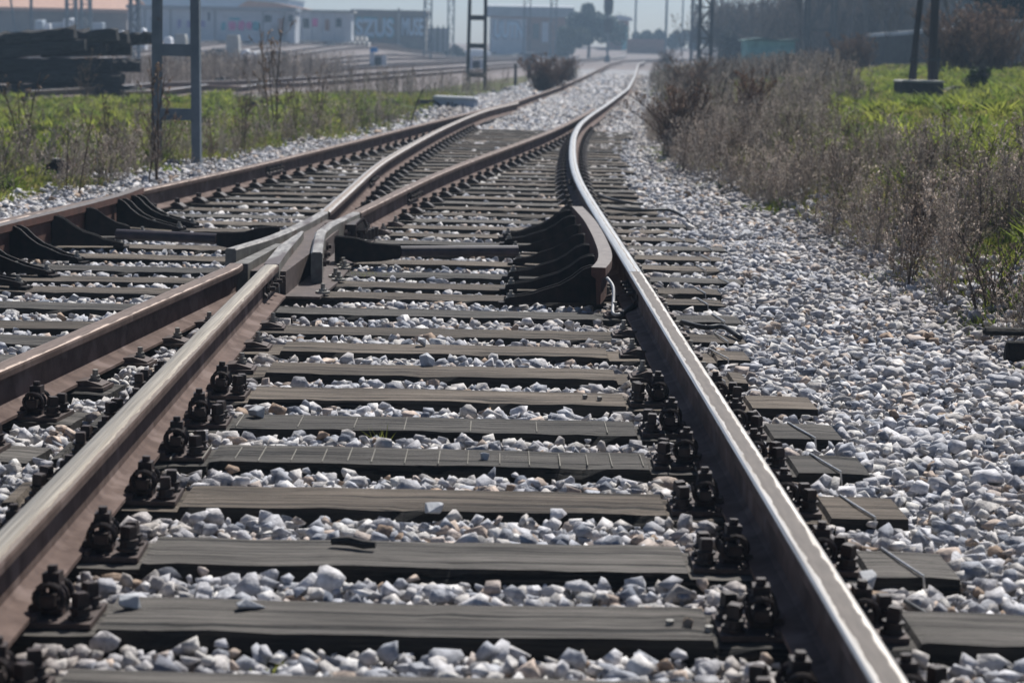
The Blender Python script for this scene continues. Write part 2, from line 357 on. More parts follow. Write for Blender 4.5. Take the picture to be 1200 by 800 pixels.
# ------------------------------------------------------------------ wood
def wood(name, c1, c2, cr=(.02, .017, .014)):
    m = bpy.data.materials.new(name); m.use_nodes = True; t = m.node_tree; L = t.links; b = t.nodes['Principled BSDF']
    tc = t.nodes.new('ShaderNodeTexCoord'); oi = t.nodes.new('ShaderNodeObjectInfo')
    ad = t.nodes.new('ShaderNodeVectorMath'); ad.operation = 'ADD'; L.new(tc.outputs['Object'], ad.inputs[0])
    cmb = t.nodes.new('ShaderNodeCombineXYZ'); mu = t.nodes.new('ShaderNodeMath'); mu.operation = 'MULTIPLY'; mu.inputs[1].default_value = 37; L.new(oi.outputs['Random'], mu.inputs[0])
    for i in range(3): L.new(mu.outputs[0], cmb.inputs[i])
    L.new(cmb.outputs[0], ad.inputs[1])
    def ns(scale, stretch, detail=6, rough=.6):
        mp = t.nodes.new('ShaderNodeMapping'); mp.inputs['Scale'].default_value = stretch; L.new(ad.outputs[0], mp.inputs[0])
        n = t.nodes.new('ShaderNodeTexNoise'); n.inputs['Scale'].default_value = scale; n.inputs['Detail'].default_value = detail; n.inputs['Roughness'].default_value = rough; L.new(mp.outputs[0], n.inputs[0]); return n
    g = ns(1, (2.2, 60, 60), 9, .8); big = ns(1, (1.6, 6, 6), 4)
    crk = ns(1, (.7, 46, 24), 5, .62)
    r = t.nodes.new('ShaderNodeValToRGB'); r.color_ramp.elements[0].position = .36; r.color_ramp.elements[1].position = .62; r.color_ramp.elements[0].color = (*c1, 1); r.color_ramp.elements[1].color = (*c2, 1); L.new(g.outputs[0], r.inputs[0])
    mb = t.nodes.new('ShaderNodeMixRGB'); mb.blend_type = 'MULTIPLY'; mb.inputs[0].default_value = .8
    rb = t.nodes.new('ShaderNodeValToRGB'); rb.color_ramp.elements[0].position = .3; rb.color_ramp.elements[1].position = .7; rb.color_ramp.elements[0].color = (.48, .46, .43, 1); rb.color_ramp.elements[1].color = (1.3, 1.27, 1.22, 1)
    L.new(big.outputs[0], rb.inputs[0]); L.new(r.outputs[0], mb.inputs[1]); L.new(rb.outputs[0], mb.inputs[2])
    rc = t.nodes.new('ShaderNodeValToRGB'); rc.color_ramp.elements[0].position = .39; rc.color_ramp.elements[1].position = .44; L.new(crk.outputs[0], rc.inputs[0])
    mc = t.nodes.new('ShaderNodeMixRGB'); mc.inputs[1].default_value = (*cr, 1); L.new(rc.outputs[0], mc.inputs[0]); L.new(mb.outputs[0], mc.inputs[2])
    # per-piece tone
    mr = t.nodes.new('ShaderNodeMapRange'); mr.inputs[3].default_value = .72; mr.inputs[4].default_value = 1.35; L.new(oi.outputs['Random'], mr.inputs[0])
    mt = t.nodes.new('ShaderNodeMixRGB'); mt.blend_type = 'MULTIPLY'; mt.inputs[0].default_value = 1; L.new(mc.outputs[0], mt.inputs[1]); L.new(mr.outputs[0], mt.inputs[2])
    L.new(mt.outputs[0], b.inputs['Base Color'])
    b.inputs['Roughness'].default_value = .88; b.inputs['Specular IOR Level'].default_value = .25
    hm = t.nodes.new('ShaderNodeMath'); hm.operation = 'MULTIPLY'; L.new(g.outputs[0], hm.inputs[0]); L.new(rc.outputs[0], hm.inputs[1])
    bp = t.nodes.new('ShaderNodeBump'); bp.inputs['Strength'].default_value = .9; bp.inputs['Distance'].default_value = .010; L.new(hm.outputs[0], bp.inputs['Height']); L.new(bp.outputs[0], b.inputs['Normal'])
    return m
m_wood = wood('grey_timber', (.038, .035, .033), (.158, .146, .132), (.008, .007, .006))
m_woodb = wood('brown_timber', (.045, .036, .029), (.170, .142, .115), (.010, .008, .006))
m_side = wood('shaded_tarred_timber_side', (.012, .011, .010), (.045, .04, .035), (.004, .004, .004))  # tarred sides, darkened further to paint in the shade on the fronts
m_cut = mat('pale_saw_marks', (.16, .15, .13), (.26, .24, .2), 30, .9)
m_wire = mat('galvanised_wire', (.25, .24, .22), (.5, .5, .5), 30, .35, metal=.7)

def timber(name, x0, x1, wd, parent, m, zt=0., seed=0, ends=.01, nts=()):
    """weathered beam along x, top at zt, slightly worn edges"""
    r = random.Random(seed); mb = MB(); n = max(8, int((x1 - x0) / .07)); ring = []; wob = 0.; wob2 = 0.
    xs_ = sorted([x0 + (x1 - x0) * i / n for i in range(n + 1) if not any(abs(abs(x0 + (x1 - x0) * i / n - q) - .215) < .012 for q in nts)] + [q + sg * (.215 + o_) for q in nts for sg in (-1, 1) for o_ in (-.002, .004) if x0 + .02 < q + sg * .215 < x1 - .02])
    n = len(xs_) - 1; zt0 = zt
    for i, x in enumerate(xs_):
        e = ends if i in (0, n) else 0; zt = zt0 - (.015 if any(abs(x - q) < .216 for q in nts) else 0)
        wob = wob * .8 + r.uniform(-.0035, .0035); wob2 = wob2 * .8 + r.uniform(-.003, .003); wy = wd / 2 + wob; dz = wob2 * .5 - e * .3; chip = r.uniform(.008, .02) if r.random() < .12 else 0
        ring.append([(x, -wy, -.16), (x, -wy - r.uniform(0, .003), -.02), (x, -wy + .005 + r.uniform(0, .004) + chip, zt + dz - r.uniform(0, .003) - chip * .3), (x, -wy * .35, zt + dz + r.uniform(-.002, .001)),
                     (x, wy * .35, zt + dz + r.uniform(-.002, .001)), (x, wy - .008 - r.uniform(0, .004), zt + dz), (x, wy, -.02), (x, wy, -.16)])
    k = 8; vs = [p for q in ring for p in q]
    fs = [(i * k + j, i * k + (j + 1) % k, (i + 1) * k + (j + 1) % k, (i + 1) * k + j) for i in range(n) for j in range(k)] + [tuple(range(k)), tuple(range(n * k, n * k + k))[::-1]]
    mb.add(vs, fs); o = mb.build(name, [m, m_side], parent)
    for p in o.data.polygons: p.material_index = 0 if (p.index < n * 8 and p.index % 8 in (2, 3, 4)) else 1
    return o

# ------------------------------------------------------------------ fastenings (prototypes are used by the first sleeper)
def screw_mb():
    b = MB(); b.cyl((0, 0, .012), .027, .008, 12); b.cyl((0, 0, .02), .021, .014, 12, r2=.019); b.cyl((0, 0, .034), .0245, .006, 12)
    b.box(-.014, .014, -.014, .014, .04, .068); b.box(-.0125, .0125, -.0125, .0125, .068, .071); return b
def clamp_mb(sd):
    b = MB()
    b.prism([(-sd * .05, .024), (-sd * .045, .036), (sd * .018, .046), (sd * .026, .012), (-sd * .01, .012)], -.034, .034)   # clamp plate bearing on the rail foot
    b.cyl((0, 0, .04), .011, .075, 10)                          # T-bolt shank
    b.box(-.0185, .0185, -.0185, .0185, .078, .102); b.box(-.009, .009, -.009, .009, .102, .116)
    b.cyl((0, 0, .07), .024, .007, 12)
    for y in (-.038, -.012, .030):
        b.tube([(.031 * math.cos(a), y, .052 + .029 * math.sin(a)) for a in np.linspace(0, 2 * PI, 17)[:-1]], .0068, 6, closed=True)
    b.box(-.016, .016, -.056, -.014, .036, .060)
    return b
def plate_mb(L_=.2, wdt=.085):
    b = MB(); b.box(-L_, L_, -wdt, wdt, .0005, .0125)
    for s in (-1, 1): b.box(s * .078 - .006, s * .078 + .006, -wdt + .004, wdt - .004, .0125, .024)
    return b
def chair_plate():       # returns a base plate part with its sub-parts, built once
    p = plate_mb().build('base_plate', m_plate)
    for s in (-1, 1):
        for y in (-.045, .045): screw_mb().build('coach_screw', m_dark, p, loc=(s * .17, y, 0))
        clamp_mb(s).build('spring_clamp', m_dark, p, loc=(s * .105, 0, 0))
    return p
def small_chair():
    b = MB(); b.box(-.165, .165, -.06, .06, .0005, .0125)
    for s in (-1, 1): b.prism([(s * .06, .0125), (s * .062, .030), (s * .10, .034), (s * .155, .018), (s * .155, .0125)], -.045, .045)
    p = b.build('base_plate', m_plate)
    for s in (-1, 1):
        q = MB(); q.cyl((0, 0, .03), .020, .007, 10); q.cyl((0, 0, .037), .017, .012, 6); q.cyl((0, 0, .049), .010, .02, 8)
        q.build('bolt', m_bolt, p, loc=(s * .115, 0, 0))
    return p
def dark_chair():
    b = MB(); b.box(-.165, .165, -.06, .06, .0005, .0125)
    for s in (-1, 1): b.prism([(s * .06, .0125), (s * .055, .034), (s * .085, .05), (s * .12, .04), (s * .155, .018), (s * .155, .0125)], -.045, .045); b.cyl((s * .095, 0, .04), .02, .035, 6)
    return b.build('rail_chair', m_dark)
protos = {}
def put_chair(kind, parent, loc, rz):
    if kind not in protos:
        protos[kind] = {'k': chair_plate, 's': small_chair, 'd': dark_chair}[kind](); p = protos[kind]; p.parent = parent; p.location = loc; p.rotation_euler = (0, 0, rz); return p
    src = protos[kind]; c = src.copy(); COL.objects.link(c); c.parent = parent; c.location = loc; c.rotation_euler = (0, 0, rz + random.uniform(-.03, .03))
    for g in src.children:
        h = g.copy(); COL.objects.link(h); h.parent = c; sp = g.name.startswith('coach')
        h.rotation_euler = (random.uniform(-.06, .06), random.uniform(-.06, .06), random.uniform(-3, 3) if sp else random.uniform(-.14, .14)); h.location.z += random.uniform(-.004, .008) if sp else random.uniform(-.002, .003)
    return c

RECTS = []   # sleeper footprints kept clear of stones
def sleeper(y, x0, x1, wd, rails, label, group, seed, m, rz=0., kind='k', staple=None, cuts=False, studs=None, zt=0., notch=False):
    xc = (x0 + x1) / 2; r = empty('sleeper', (xc, y, 0), rz, label, 'railway sleeper', group)
    nts = [ph(p_, y)[0] - xc for p_, q_ in rails if q_[0] <= y <= q_[1] and x0 + .05 < ph(p_, y)[0] < x1 - .03] if notch else []
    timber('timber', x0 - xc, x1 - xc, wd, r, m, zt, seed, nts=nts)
    RECTS.append((xc, y, (x1 - x0) / 2, wd / 2, rz))
    for path, rng_ in rails:
        if not (rng_[0] <= y <= rng_[1]): continue
        px, hd = ph(path, y)
        if not (x0 + .05 < px < x1 - .03): continue
        dx, dy = px - xc, 0.
        put_chair(kind, r, (dx * math.cos(-rz), -dx * math.sin(rz) * 0 + 0, 0), hd - rz)
    if staple is not None:
        b = MB()
        for sx, tw in staple:
            X_ = sx - xc
            b.tube([(X_ - .03 * tw, wd / 2 + .004, -.05), (X_ - .02 * tw, wd / 2 + .004, .004 + zt), (X_, 0, .006 + zt), (X_ + .03 * tw, -wd / 2 - .002, .004 + zt), (X_ + .035 * tw, -wd / 2 - .004, -.03)], .0032, 6)
        b.build('binding_wire', m_wire, r)
    if cuts:
        near_saw = y < 6.3; b = MB(); x = x0 + .25
        while x < x1 - .3:
            b.box(x - xc - .0012, x - xc + .0012, -wd / 2 + .012 + random.uniform(0, .03), wd / 2 - .014 - random.uniform(0, .06), zt - .004, zt + .0018, j=.0003); x += random.uniform(.07, .1) * (1 if near_saw else 2.3)
        b.build('saw_marks', m_cut, r)
    if studs:
        for sx, sy in studs:
            b = MB(); b.cyl((sx - xc, sy, zt), .009, .012, 8); b.build('stud', m_bolt, r)
    return r

BIG = (0, 999)
near_y = [2.74, 3.3, 3.78, 4.315, 4.875, 5.485, 6.075, 6.6, 7.155, 7.695, 8.265]
ends_r = [1.1, 1.1, 1.12, 1.17, 1.07, 1.06, 1.06, 1.06, 1.06, .88, .95]
Gn = 'sleepers under the near right-hand track'
desc = {3: 'broad clean grey sleeper with two small studs beside its right rail', 4: 'grey sleeper carrying a short dark stick', 5: 'dark grey sleeper below the one with pale saw lines',
        6: 'grey sleeper crossed by a row of pale saw lines', 7: 'grey sleeper with faint pale scratches just behind the saw-lined one', 8: 'smooth grey sleeper with two studs near its right end'}
seen = 0
for i, y in enumerate(near_y):
    st = [(ends_r[i] - .12, 1)] if i in (4, 5, 6, 7, 9, 10) else None
    studs = [(.35, -.02), (.43, -.06)] if i == 3 else ([(.26, .0), (.31, -.03)] if i == 8 else None)
    lb = desc.get(i) or ('weathered wooden sleeper in the near track, %s from the bottom of the photo' % nth(max(1, i - 2)) if i > 2 else 'near grey sleeper just under the bottom edge, number %s behind the camera line' % nth(3 - i))
    sleeper(y, -1.34 if i > 1 else -1.34, ends_r[i], .265, [(L1c, BIG), (R1c, BIG)], lb, Gn, 20 + i, m_woodb if i in (5, 8, 9, 10) else m_wood, .008, 'k' if y < 7.4 else 's', st, cuts=i in (6, 7), studs=studs, zt=.014, notch=True)
# sleepers of the left-hand track, seen between the rails at far left
for i, y in enumerate([4.45, 5.0, 5.55, 6.12, 6.72, 7.3, 7.86, 8.4]):
    sleeper(y + .06, -4.0, -1.395 - max(0, 6 - y) * .10, .25, [(L2c, BIG), (L0c, (6.3, 999))], 'dark sleeper end under the brown left rail, %s of the row from the near side' % nth(i + 1), 'sleepers under the left-hand track', 60 + i, m_wood, -.1, 'k' if y < 6.9 else 's')
# long timbers under the crossing
ty = [8.84, 9.49, 10.11, 10.57, 11.08, 11.69, 12.27, 12.86]
te = [1.0, 1.05, 1.03, 1.06, 1.23, 1.16, 1.24, 1.31]
while ty[-1] < 30: ty.append(ty[-1] + .56 + random.uniform(-.02, .02)); te.append(None)
rails4 = [(L2c, (0, 9.4)), (L1c, (0, 9.4)), (R1c, BIG), (L0c, BIG), (Ac, (13.2, 37.5)), (Bc, (13.2, 35))]
for i, y in enumerate(ty):
    xr = te[i] if te[i] else float(interp([(1.15, 13), (1.0, 17), (1.1, 22), (1.5, 28), (1.9, 34)], y)) + random.uniform(-.05, .12)
    xl = float(np.interp(y, L0c[:, 1], L0c[:, 0])) - .42
    kind = 's' if y < 14 else 'd'
    lb = ('long brown-grey turnout timber, %s counted away from the near sleepers' % nth(i + 1))
    sleeper(y, xl, xr, .25, rails4, lb, 'long timbers under the turnout', 100 + i, m_woodb if i % 3 != 1 else m_wood, .004 - .03 * sstep(20, 34, y), kind, [(xr - .1, .6)] if i < 9 else None)

# ------------------------------------------------------------------ rail joints, crossing, guard rails
def fishplate(rail, y, path, s, label=None):
    x, hd = ph(path, y); p = MB()
    p.prism([(s * .0105, .045), (s * .03, .05), (s * .03, .06), (s * .018, .07), (s * .018, .1), (s * .03, .115), (s * .03, .122), (s * .012, .128)], -.3, .3)
    for k in (-.22, -.08, .08, .22): pass
    o = p.build('fishplate', m_dark, rail, loc=(x, y, RZ)); o.rotation_euler = (0, 0, hd)
    for k in (-.22, -.08, .08, .22):
        b = MB(); b.tube([(s * .018, k, .085), (s * .035, k, .085)], .022, 6); b.tube([(s * .035, k, .085), (s * .06, k, .085)], .011, 8); b.build('bolt', m_dark, o)
fishplate(rail_r1, 9.78, R1c, -1); fishplate(rail_l1, 9.7, L1c, 1)
fishplate(rail_a, 17.3, Ac, 1); fishplate(rail_b, 15.6, Bc, 1); fishplate(rail_l0, 18.4, L0c, 1); fishplate(rail_r1b, 17.4, R1c, -1)

def wall_path(mb, pts, hw, z0, z1, mi=0, foot=True, top=None):
    """bar of rectangular section following pts (x,y); hw half width"""
    pts = np.array(pts, float); d = np.gradient(pts, axis=0); d /= np.linalg.norm(d, axis=1)[:, None]; nr = np.stack([d[:, 1], -d[:, 0]], 1)
    sec = [(-hw, z0), (-hw, z1 - .008), (-hw + .008, z1), (hw - .008, z1), (hw, z1 - .008), (hw, z0)]
    if foot: sec = [(-.055, z0), (-.055, z0 + .015), (-.016, z0 + .035), (-.016, z1 - .06), (-hw, z1 - .045), (-hw, z1 - .006), (-hw + .006, z1), (hw - .006, z1), (hw, z1 - .006), (hw, z1 - .045), (.016, z1 - .06), (.016, z0 + .035), (.055, z0 + .015), (.055, z0)]
    k = len(sec); vs = [(p[0] + q[0] * u, p[1] + q[1] * u, h) for p, q in zip(pts, nr) for u, h in sec]
    n = len(pts); fs = [(i * k + j, (i + 1) * k + j, (i + 1) * k + (j + 1) % k, i * k + (j + 1) % k) for i in range(n - 1) for j in range(k)] + [tuple(range(k)), tuple(range((n - 1) * k, n * k))[::-1]]
    mb.add(vs, fs, mi)
ZT = RZ + .159
cr = empty('rail_crossing', (-1.18, 11.4, 0), 0, 'pale worn steel crossing with pointed nose and two flared wing rails', 'rail crossing')
def off(mb): mb.v = [(x + 1.18, y - 11.4, z) for x, y, z in mb.v]; return mb
mt_cast = mat('worn_cast_top', (.16, .14, .12), (.46, .43, .38), 16, .42, .15, 60, metal=.55, dist=.001, stretch=(3, .6, 1), c3=(.12, .09, .07), s3=4, w3=.5)
def wing(ptsL, name):
    b = MB(); pts = np.array(ptsL, float); ys = np.linspace(pts[0, 1], pts[-1, 1], 14); xs = np.interp(ys, pts[:, 1], pts[:, 0])
    wall_path(b, np.stack([xs, ys], 1), .029, .014, ZT, foot=False)
    o = off(b).build(name, [m_cast, mt_cast], cr)
    for p in o.data.polygons: p.material_index = 1 if p.normal.z > .6 else 0
wing([(-1.45, 10.55), (-1.33, 11.2), (-1.275, 11.75), (-1.235, 12.3), (-1.2, 12.99)], 'wing_rail')
wing([(-1.0, 10.45), (-1.045, 11.0), (-1.09, 11.6), (-1.085, 12.1), (-1.045, 12.5), (-1.0, 12.99)], 'wing_rail')
b = MB()   # crossing nose: wedge from the two joints to the point
z = ZT - .001; nose = [(-1.196, 9.865), (-1.124, 9.865), (-1.15, 10.5), (-1.172, 11.35), (-1.185, 11.62), (-1.2, 11.62), (-1.215, 11.2), (-1.225, 10.7)]
b.prism(nose, .014, z, axis='z'); o = off(b).build('crossing_nose', [m_cast, mt_cast], cr)
for p in o.data.polygons: p.material_index = 1 if p.normal.z > .6 else 0
b = MB(); b.prism([(-1.345, 9.88), (-1.275, 9.88), (-1.232, 10.7), (-1.225, 10.9), (-1.26, 10.9)], .014, ZT - .004, axis='z')
o = off(b).build('joint_block', [m_cast, m_rust], cr)
b = MB(); b.prism([(-1.32, 9.95), (-1.10, 9.95), (-1.06, 11.2), (-1.03, 12.9), (-1.2, 12.9), (-1.28, 11.4)], .012, ZT - .045, axis='z'); off(b).build('casting_bed', m_plate, cr)
b = MB(); b.prism([(-1.42, 9.9), (-.93, 9.9), (-.9, 10.5), (-.87, 12.9), (-1.36, 12.9), (-1.5, 10.6)], .001, .013, axis='z'); off(b).build('base_plate', m_plate, cr)
for (x, y) in [(-.93, 10.05), (-.9, 10.6), (-.93, 10.75), (-.915, 11.15), (-.935, 11.3), (-.9, 12.1), (-.89, 12.35), (-1.4, 11.9), (-1.38, 12.3)]:
    b = MB(); b.cyl((x, y, .013), .036, .010, 12); b.cyl((x, y, .023), .019, .012, 6); b.cyl((x, y, .035), .011, .025, 8); off(b).build('bolt', m_bolt, cr)
for k in range(5):
    b = MB(); yy = 10.75 + k * .42; xx = float(np.interp(yy, [10.45, 11.0, 11.6, 12.1, 12.5, 12.99], [-1.0, -1.045, -1.09, -1.085, -1.045, -1.0])) + .029
    b.tube([(xx, yy, .09), (xx + .018, yy, .09)], .024, 6); b.tube([(xx + .018, yy, .09), (xx + .035, yy, .09)], .012, 8); off(b).build('bolt', m_plate, cr)
b = MB(); b.box(-1.0, -.955, 11.5, 11.56, .013, .15); b.box(-.99, -.965, 11.44, 11.5, .02, .13); off(b).build('clamp_block', m_black, cr)
b = MB()
b.box(-1.02, -.955, 12.45, 12.9, .05, .14); b.tube([(-.96, 12.5, .13), (-.92, 12.55, .17), (-.9, 12.6, .12)], .01, 6)
for k in range(5): b.cyl((-.93 + .015 * k, 12.5 + .1 * k, .03), .022, .06, 8); b.tube([(-.96, 12.5 + .09 * k, .1), (-.90, 12.5 + .09 * k, .1)], .02, 6)
off(b).build('bolt_cluster', m_dark, cr)
b = MB()
for k in range(4): b.tube([(-1.15, 12.2 + k * .12, .05), (-1.15, 12.2 + k * .12, .13), (-1.05, 12.22 + k * .12, .13)], .009, 5)
off(b).build('spacer_rods', m_rust, cr)

def bracket(x_tall, x_low, y_tall, y_low, label, group):
    """channel bracket: two curved side plates with bolts between"""
    L_ = math.hypot(x_tall - x_low, y_tall - y_low); rz = math.atan2(y_low - y_tall, x_low - x_tall)
    r = empty('guard_rail_bracket', (x_tall, y_tall, 0), rz, label, 'bracket', group)
    H = .19
    top = [(0, H), (.03, H), (.07, H - .015), (.12, H - .055), (.18, H - .09), (.26, H - .115), (L_ * .72, .055), (L_ - .02, .038), (L_, .032)]
    poly = [(L_, .014)] + top[::-1] + [(0, .014)]
    for s in (-1, 1):
        b = MB(); b.prism(poly, s * .032 - .005, s * .032 + .005); b.build('side_plate', m_black, r, bevel=.0015)
    b = MB(); b.box(-.002, .006, -.027, .027, .02, H - .004); b.box(.02, L_ - .002, -.027, .027, .014, .028); b.box(L_ - .06, L_ + .03, -.037, .037, .001, .0135); b.build('web', m_black, r)
    for xx, zz in ((L_ - .03, .028), (L_ * .55, .03)):
        b = MB(); b.cyl((xx, 0, zz), .024, .008, 12); b.cyl((xx, 0, zz + .008), .017, .016, 6); b.cyl((xx, 0, zz + .024), .0095, .016, 8); b.build('bolt', m_bolt, r)
    b = MB(); b.tube([(.05, -.03, H - .05), (.05, .03, H - .05)], .012, 8); b.build('cross_bolt', m_rust, r)
    return r
Rt = [(.355, 13.3, -.07, 13.25), (.375, 12.85, -.06, 12.85), (.385, 12.22, -.02, 12.35), (.395, 11.62, .0, 11.68), (.40, 11.0, -.03, 11.0), (.405, 10.42, -.04, 10.42), (.40, 9.92, -.04, 9.87)]
for i, (a1, b1, a2, b2) in enumerate(Rt):
    bracket(a1, a2, b1, b2, 'black curved guard rail bracket right of the crossing, %s from the near end' % nth(len(Rt) - i), 'brackets holding the right guard rail')
Lt = [(-2.54, 13.8, -2.09, 13.55), (-2.57, 13.45, -2.12, 13.2), (-2.64, 12.72, -2.28, 12.82), (-2.71, 12.1, -2.3, 12.15), (-2.77, 11.4, -2.36, 11.25), (-2.82, 10.75, -2.38, 10.6), (-2.88, 10.2, -2.40, 10.08)]
for i, (a1, b1, a2, b2) in enumerate(Lt):
    bracket(a1, a2, b1, b2, 'black curved guard rail bracket at the left edge, %s from the near end' % nth(len(Lt) - i), 'brackets holding the left guard rail')
def checkrail(pts, label, mside, mtop, hw=.034):
    b = MB(); pts = np.array(pts, float); ys = np.linspace(pts[0, 1], pts[-1, 1], 24); xs = np.interp(ys, pts[:, 1], pts[:, 0])
    for _ in range(2): xs[1:-1] = (xs[:-2] + xs[1:-1] + xs[2:]) / 3
    nr = np.stack([xs, ys], 1); sec = [(-hw, .205), (hw, .205), (hw, .165), (hw - .02, .15), (hw - .02, .03), (-.005, .03), (-.012, .15), (-hw, .165)]
    d = np.gradient(nr, axis=0); d /= np.linalg.norm(d, axis=1)[:, None]; q = np.stack([d[:, 1], -d[:, 0]], 1); k = len(sec); n = len(nr)
    b.add([(p[0] + w_[0] * u, p[1] + w_[1] * u, h) for p, w_ in zip(nr, q) for u, h in sec], [(i * k + j, (i + 1) * k + j, (i + 1) * k + (j + 1) % k, i * k + (j + 1) % k) for i in range(n - 1) for j in range(k)] + [tuple(range(k)), tuple(range((n - 1) * k, n * k))[::-1]])
    o = b.build('guard_rail', [mside, mtop], None, bevel=0)
    for p in o.data.polygons: p.material_index = 1 if p.normal.z > .7 else 0
    return tag(o, label, 'guard rail', 'guard rails beside the running rails')
m_ctop = mat('guard_rail_top', (.10, .082, .07), (.20, .17, .145), 20, .5, .2, 80, metal=.3, dist=.001)
checkrail([(.40, 9.7), (.445, 9.95), (.465, 10.5), (.465, 11.4), (.45, 12.4), (.405, 13.4)], 'short raised guard rail beside the right rail, brown with a rusty cut end', m_rustred, m_ctop)
checkrail([(-3.12, 8.3), (-2.88, 10.2), (-2.80, 11.36), (-2.73, 12.04), (-2.66, 12.7), (-2.58, 13.8), (-2.60, 14.3)], 'rust-red guard rail along the outer left rail at the left edge', m_rustred, m_ctop)
def spacer(x0, x1, y0, y1, bend, label):
    b = MB(); b.tube([(x0, y0, .085), ((x0 + x1) / 2, (y0 + y1) / 2, .085), (x1, y1, .085)], .031, 14)
    r = empty('spacer_bar', ((x0 + x1) / 2, (y0 + y1) / 2, 0), 0, label, 'spacer bar', 'bars tying the crossing to the guard rails')
    q = ((x0 + x1) / 2, (y0 + y1) / 2)
    sh = lambda m: (setattr(m, 'v', [(x - q[0], y - q[1], z) for x, y, z in m.v]), m)[1]
    sh(b).build('pipe', mat('pipe_paint', (.025, .02, .025), (.06, .045, .05), 12, .45), r)
    b = MB(); e = x1 if bend > 0 else x0; s = bend; yy = y1 if bend > 0 else y0
    # curved arm at the crossing end
    poly = [(0, .05), (0, .12), (.09, .125), (.16, .13), (.24, .155), (.36, .165), (.36, .06), (.26, .02), (.1, .03)]
    for t_ in (-.03, .022): b.prism([(e + s * u, h) for u, h in poly], yy + t_, yy + t_ + .009)
    b.box(min(e, e + s * .36), max(e, e + s * .36), yy - .022, yy + .022, .05, .075)
    sh(b).build('arm', m_black, r)
    return r
spacer(-.63, .02, 11.45, 11.62, -1, 'dark pipe tying the crossing to the right guard rail brackets')
spacer(-2.33, -1.72, 12.1, 11.95, 1, 'dark pipe tying the left guard rail brackets to the crossing')
# cables
def cable(pts, r, m, label, name='cable'):
    p = np.array(pts, float); n = len(p); t = np.linspace(0, n - 1, (n - 1) * 5 + 1); q = np.stack([np.interp(t, np.arange(n), p[:, i]) for i in range(3)], 1)
    for _ in range(3): q[1:-1] = (q[:-2] + q[1:-1] + q[2:]) / 3
    c = q[len(q) // 2].copy(); b = MB(); b.tube(q - c, r, 7); return tag(b.build(name, m, loc=tuple(c), smooth=True), label, 'cable')
m_cab = mat('black_rubber', (.015, .015, .016), (.03, .03, .03), 20, .5); m_cabg = mat('grey_cable', (.25, .25, .25), (.4, .4, .4), 20, .5)
cable([(.44, 9.66, .16), (.47, 9.6, .13), (.465, 9.5, .06), (.455, 9.4, .02), (.50, 9.42, .02), (.56, 9.55, .05)], .008, m_cabg, 'thin grey cable hanging from the end of the right guard rail')
cable([(.50, 9.42, .02), (.55, 9.5, .045), (.6, 9.62, .06)], .014, m_cab, 'short black cable under the rail joint near the guard rail')
cable([(.70, 15.6, .03), (.85, 15.3, .035), (1.0, 15.2, .05), (1.15, 15.35, .05), (1.24, 15.0, .02), (1.28, 14.8, -.03)], .012, m_cab, 'black cable lying across timber ends right of the curved rail')
cable([(.68, 17.0, .03), (.75, 16.5, .03), (.9, 16.1, .03), (1.0, 16.2, .02)], .012, m_cab, 'black cable looping beside the curved right rail further back')
cable([(.76, 9.2, .02), (.85, 9.0, .02), (.93, 9.05, .03), (.98, 8.8, .01)], .012, m_cab, 'black cable end lying on timbers right of the rail joint')
cable([(.9, 4.55, .01), (.97, 4.35, .0), (1.05, 4.1, -.02)], .006, m_cab, 'thin black wire sagging off a near sleeper end on the right')

# ------------------------------------------------------------------ stones
def hull(seed, n=13, flat=.75):
    r = random.Random(seed); bm = bmesh.new()
    for _ in range(n):
        v = Vector((r.gauss(0, 1), r.gauss(0, 1), r.gauss(0, 1))).normalized(); v = Vector([math.copysign(abs(c) ** .72, c) for c in v])
        bm.verts.new((v.x * r.uniform(.8, 1.05), v.y * r.uniform(.65, .9), v.z * flat * r.uniform(.8, 1)))
    bmesh.ops.convex_hull(bm, input=bm.verts[:]); bmesh.ops.delete(bm, geom=[v for v in bm.verts if not v.link_faces], context='VERTS')
    bmesh.ops.triangulate(bm, faces=bm.faces[:]); bm.verts.index_update()
    V = np.array([v.co[:] for v in bm.verts]); Fc = np.array([[v.index for v in f.verts] for f in bm.faces]); bm.free()
    return V * .5, Fc, np.ones((len(V), 3))
svar = [hull(i, 8 + i % 4, .62 + .1 * (i % 4)) for i in range(26)]
PAL = np.array([(.42, .43, .46), (.50, .50, .51), (.36, .38, .42), (.55, .55, .54), (.46, .45, .44), (.43, .36, .31), (.30, .32, .36), (.60, .60, .60), (.44, .39, .36), (.16, .18, .22), (.33, .25, .19), (.52, .53, .56)])
PW = np.array([16, 14, 15, 10, 13, 4.5, 12, 7, 4, 3.2, 2.2, 10]); PW = PW / PW.sum()
def clear_of_sleepers(x, y, mg):
    ok = np.ones(len(x), bool)
    for xc, yc, hx, hy, rz in RECTS:
        idx = np.where((np.abs(y - yc) < hy + .35 + hx * abs(math.sin(rz))) & ok)[0]
        if len(idx) == 0: continue
        dx, dy = x[idx] - xc, y[idx] - yc; u = dx * math.cos(rz) + dy * math.sin(rz); v = -dx * math.sin(rz) + dy * math.cos(rz)
        ok[idx[(np.abs(u) < hx + mg[idx]) & (np.abs(v) < hy + mg[idx])]] = False
    return ok
def clear_of_rails(x, y, w=.075):
    ok = np.ones(len(x), bool)
    for c, lo, hi in ((R1c, 0, 300), (L0c, 0, 300), (Ac, 13, 38.5), (Bc, 13, 35.7), (L2c, 0, 9.9), (L1c, 0, 9.9)):
        xr = np.interp(y, c[:, 1], c[:, 0]); ok &= ~((np.abs(x - xr) < w) & (y >= lo) & (y <= hi))
    ok &= ~((x > -1.5) & (x < -.88) & (y > 9.8) & (y < 13))
    return ok
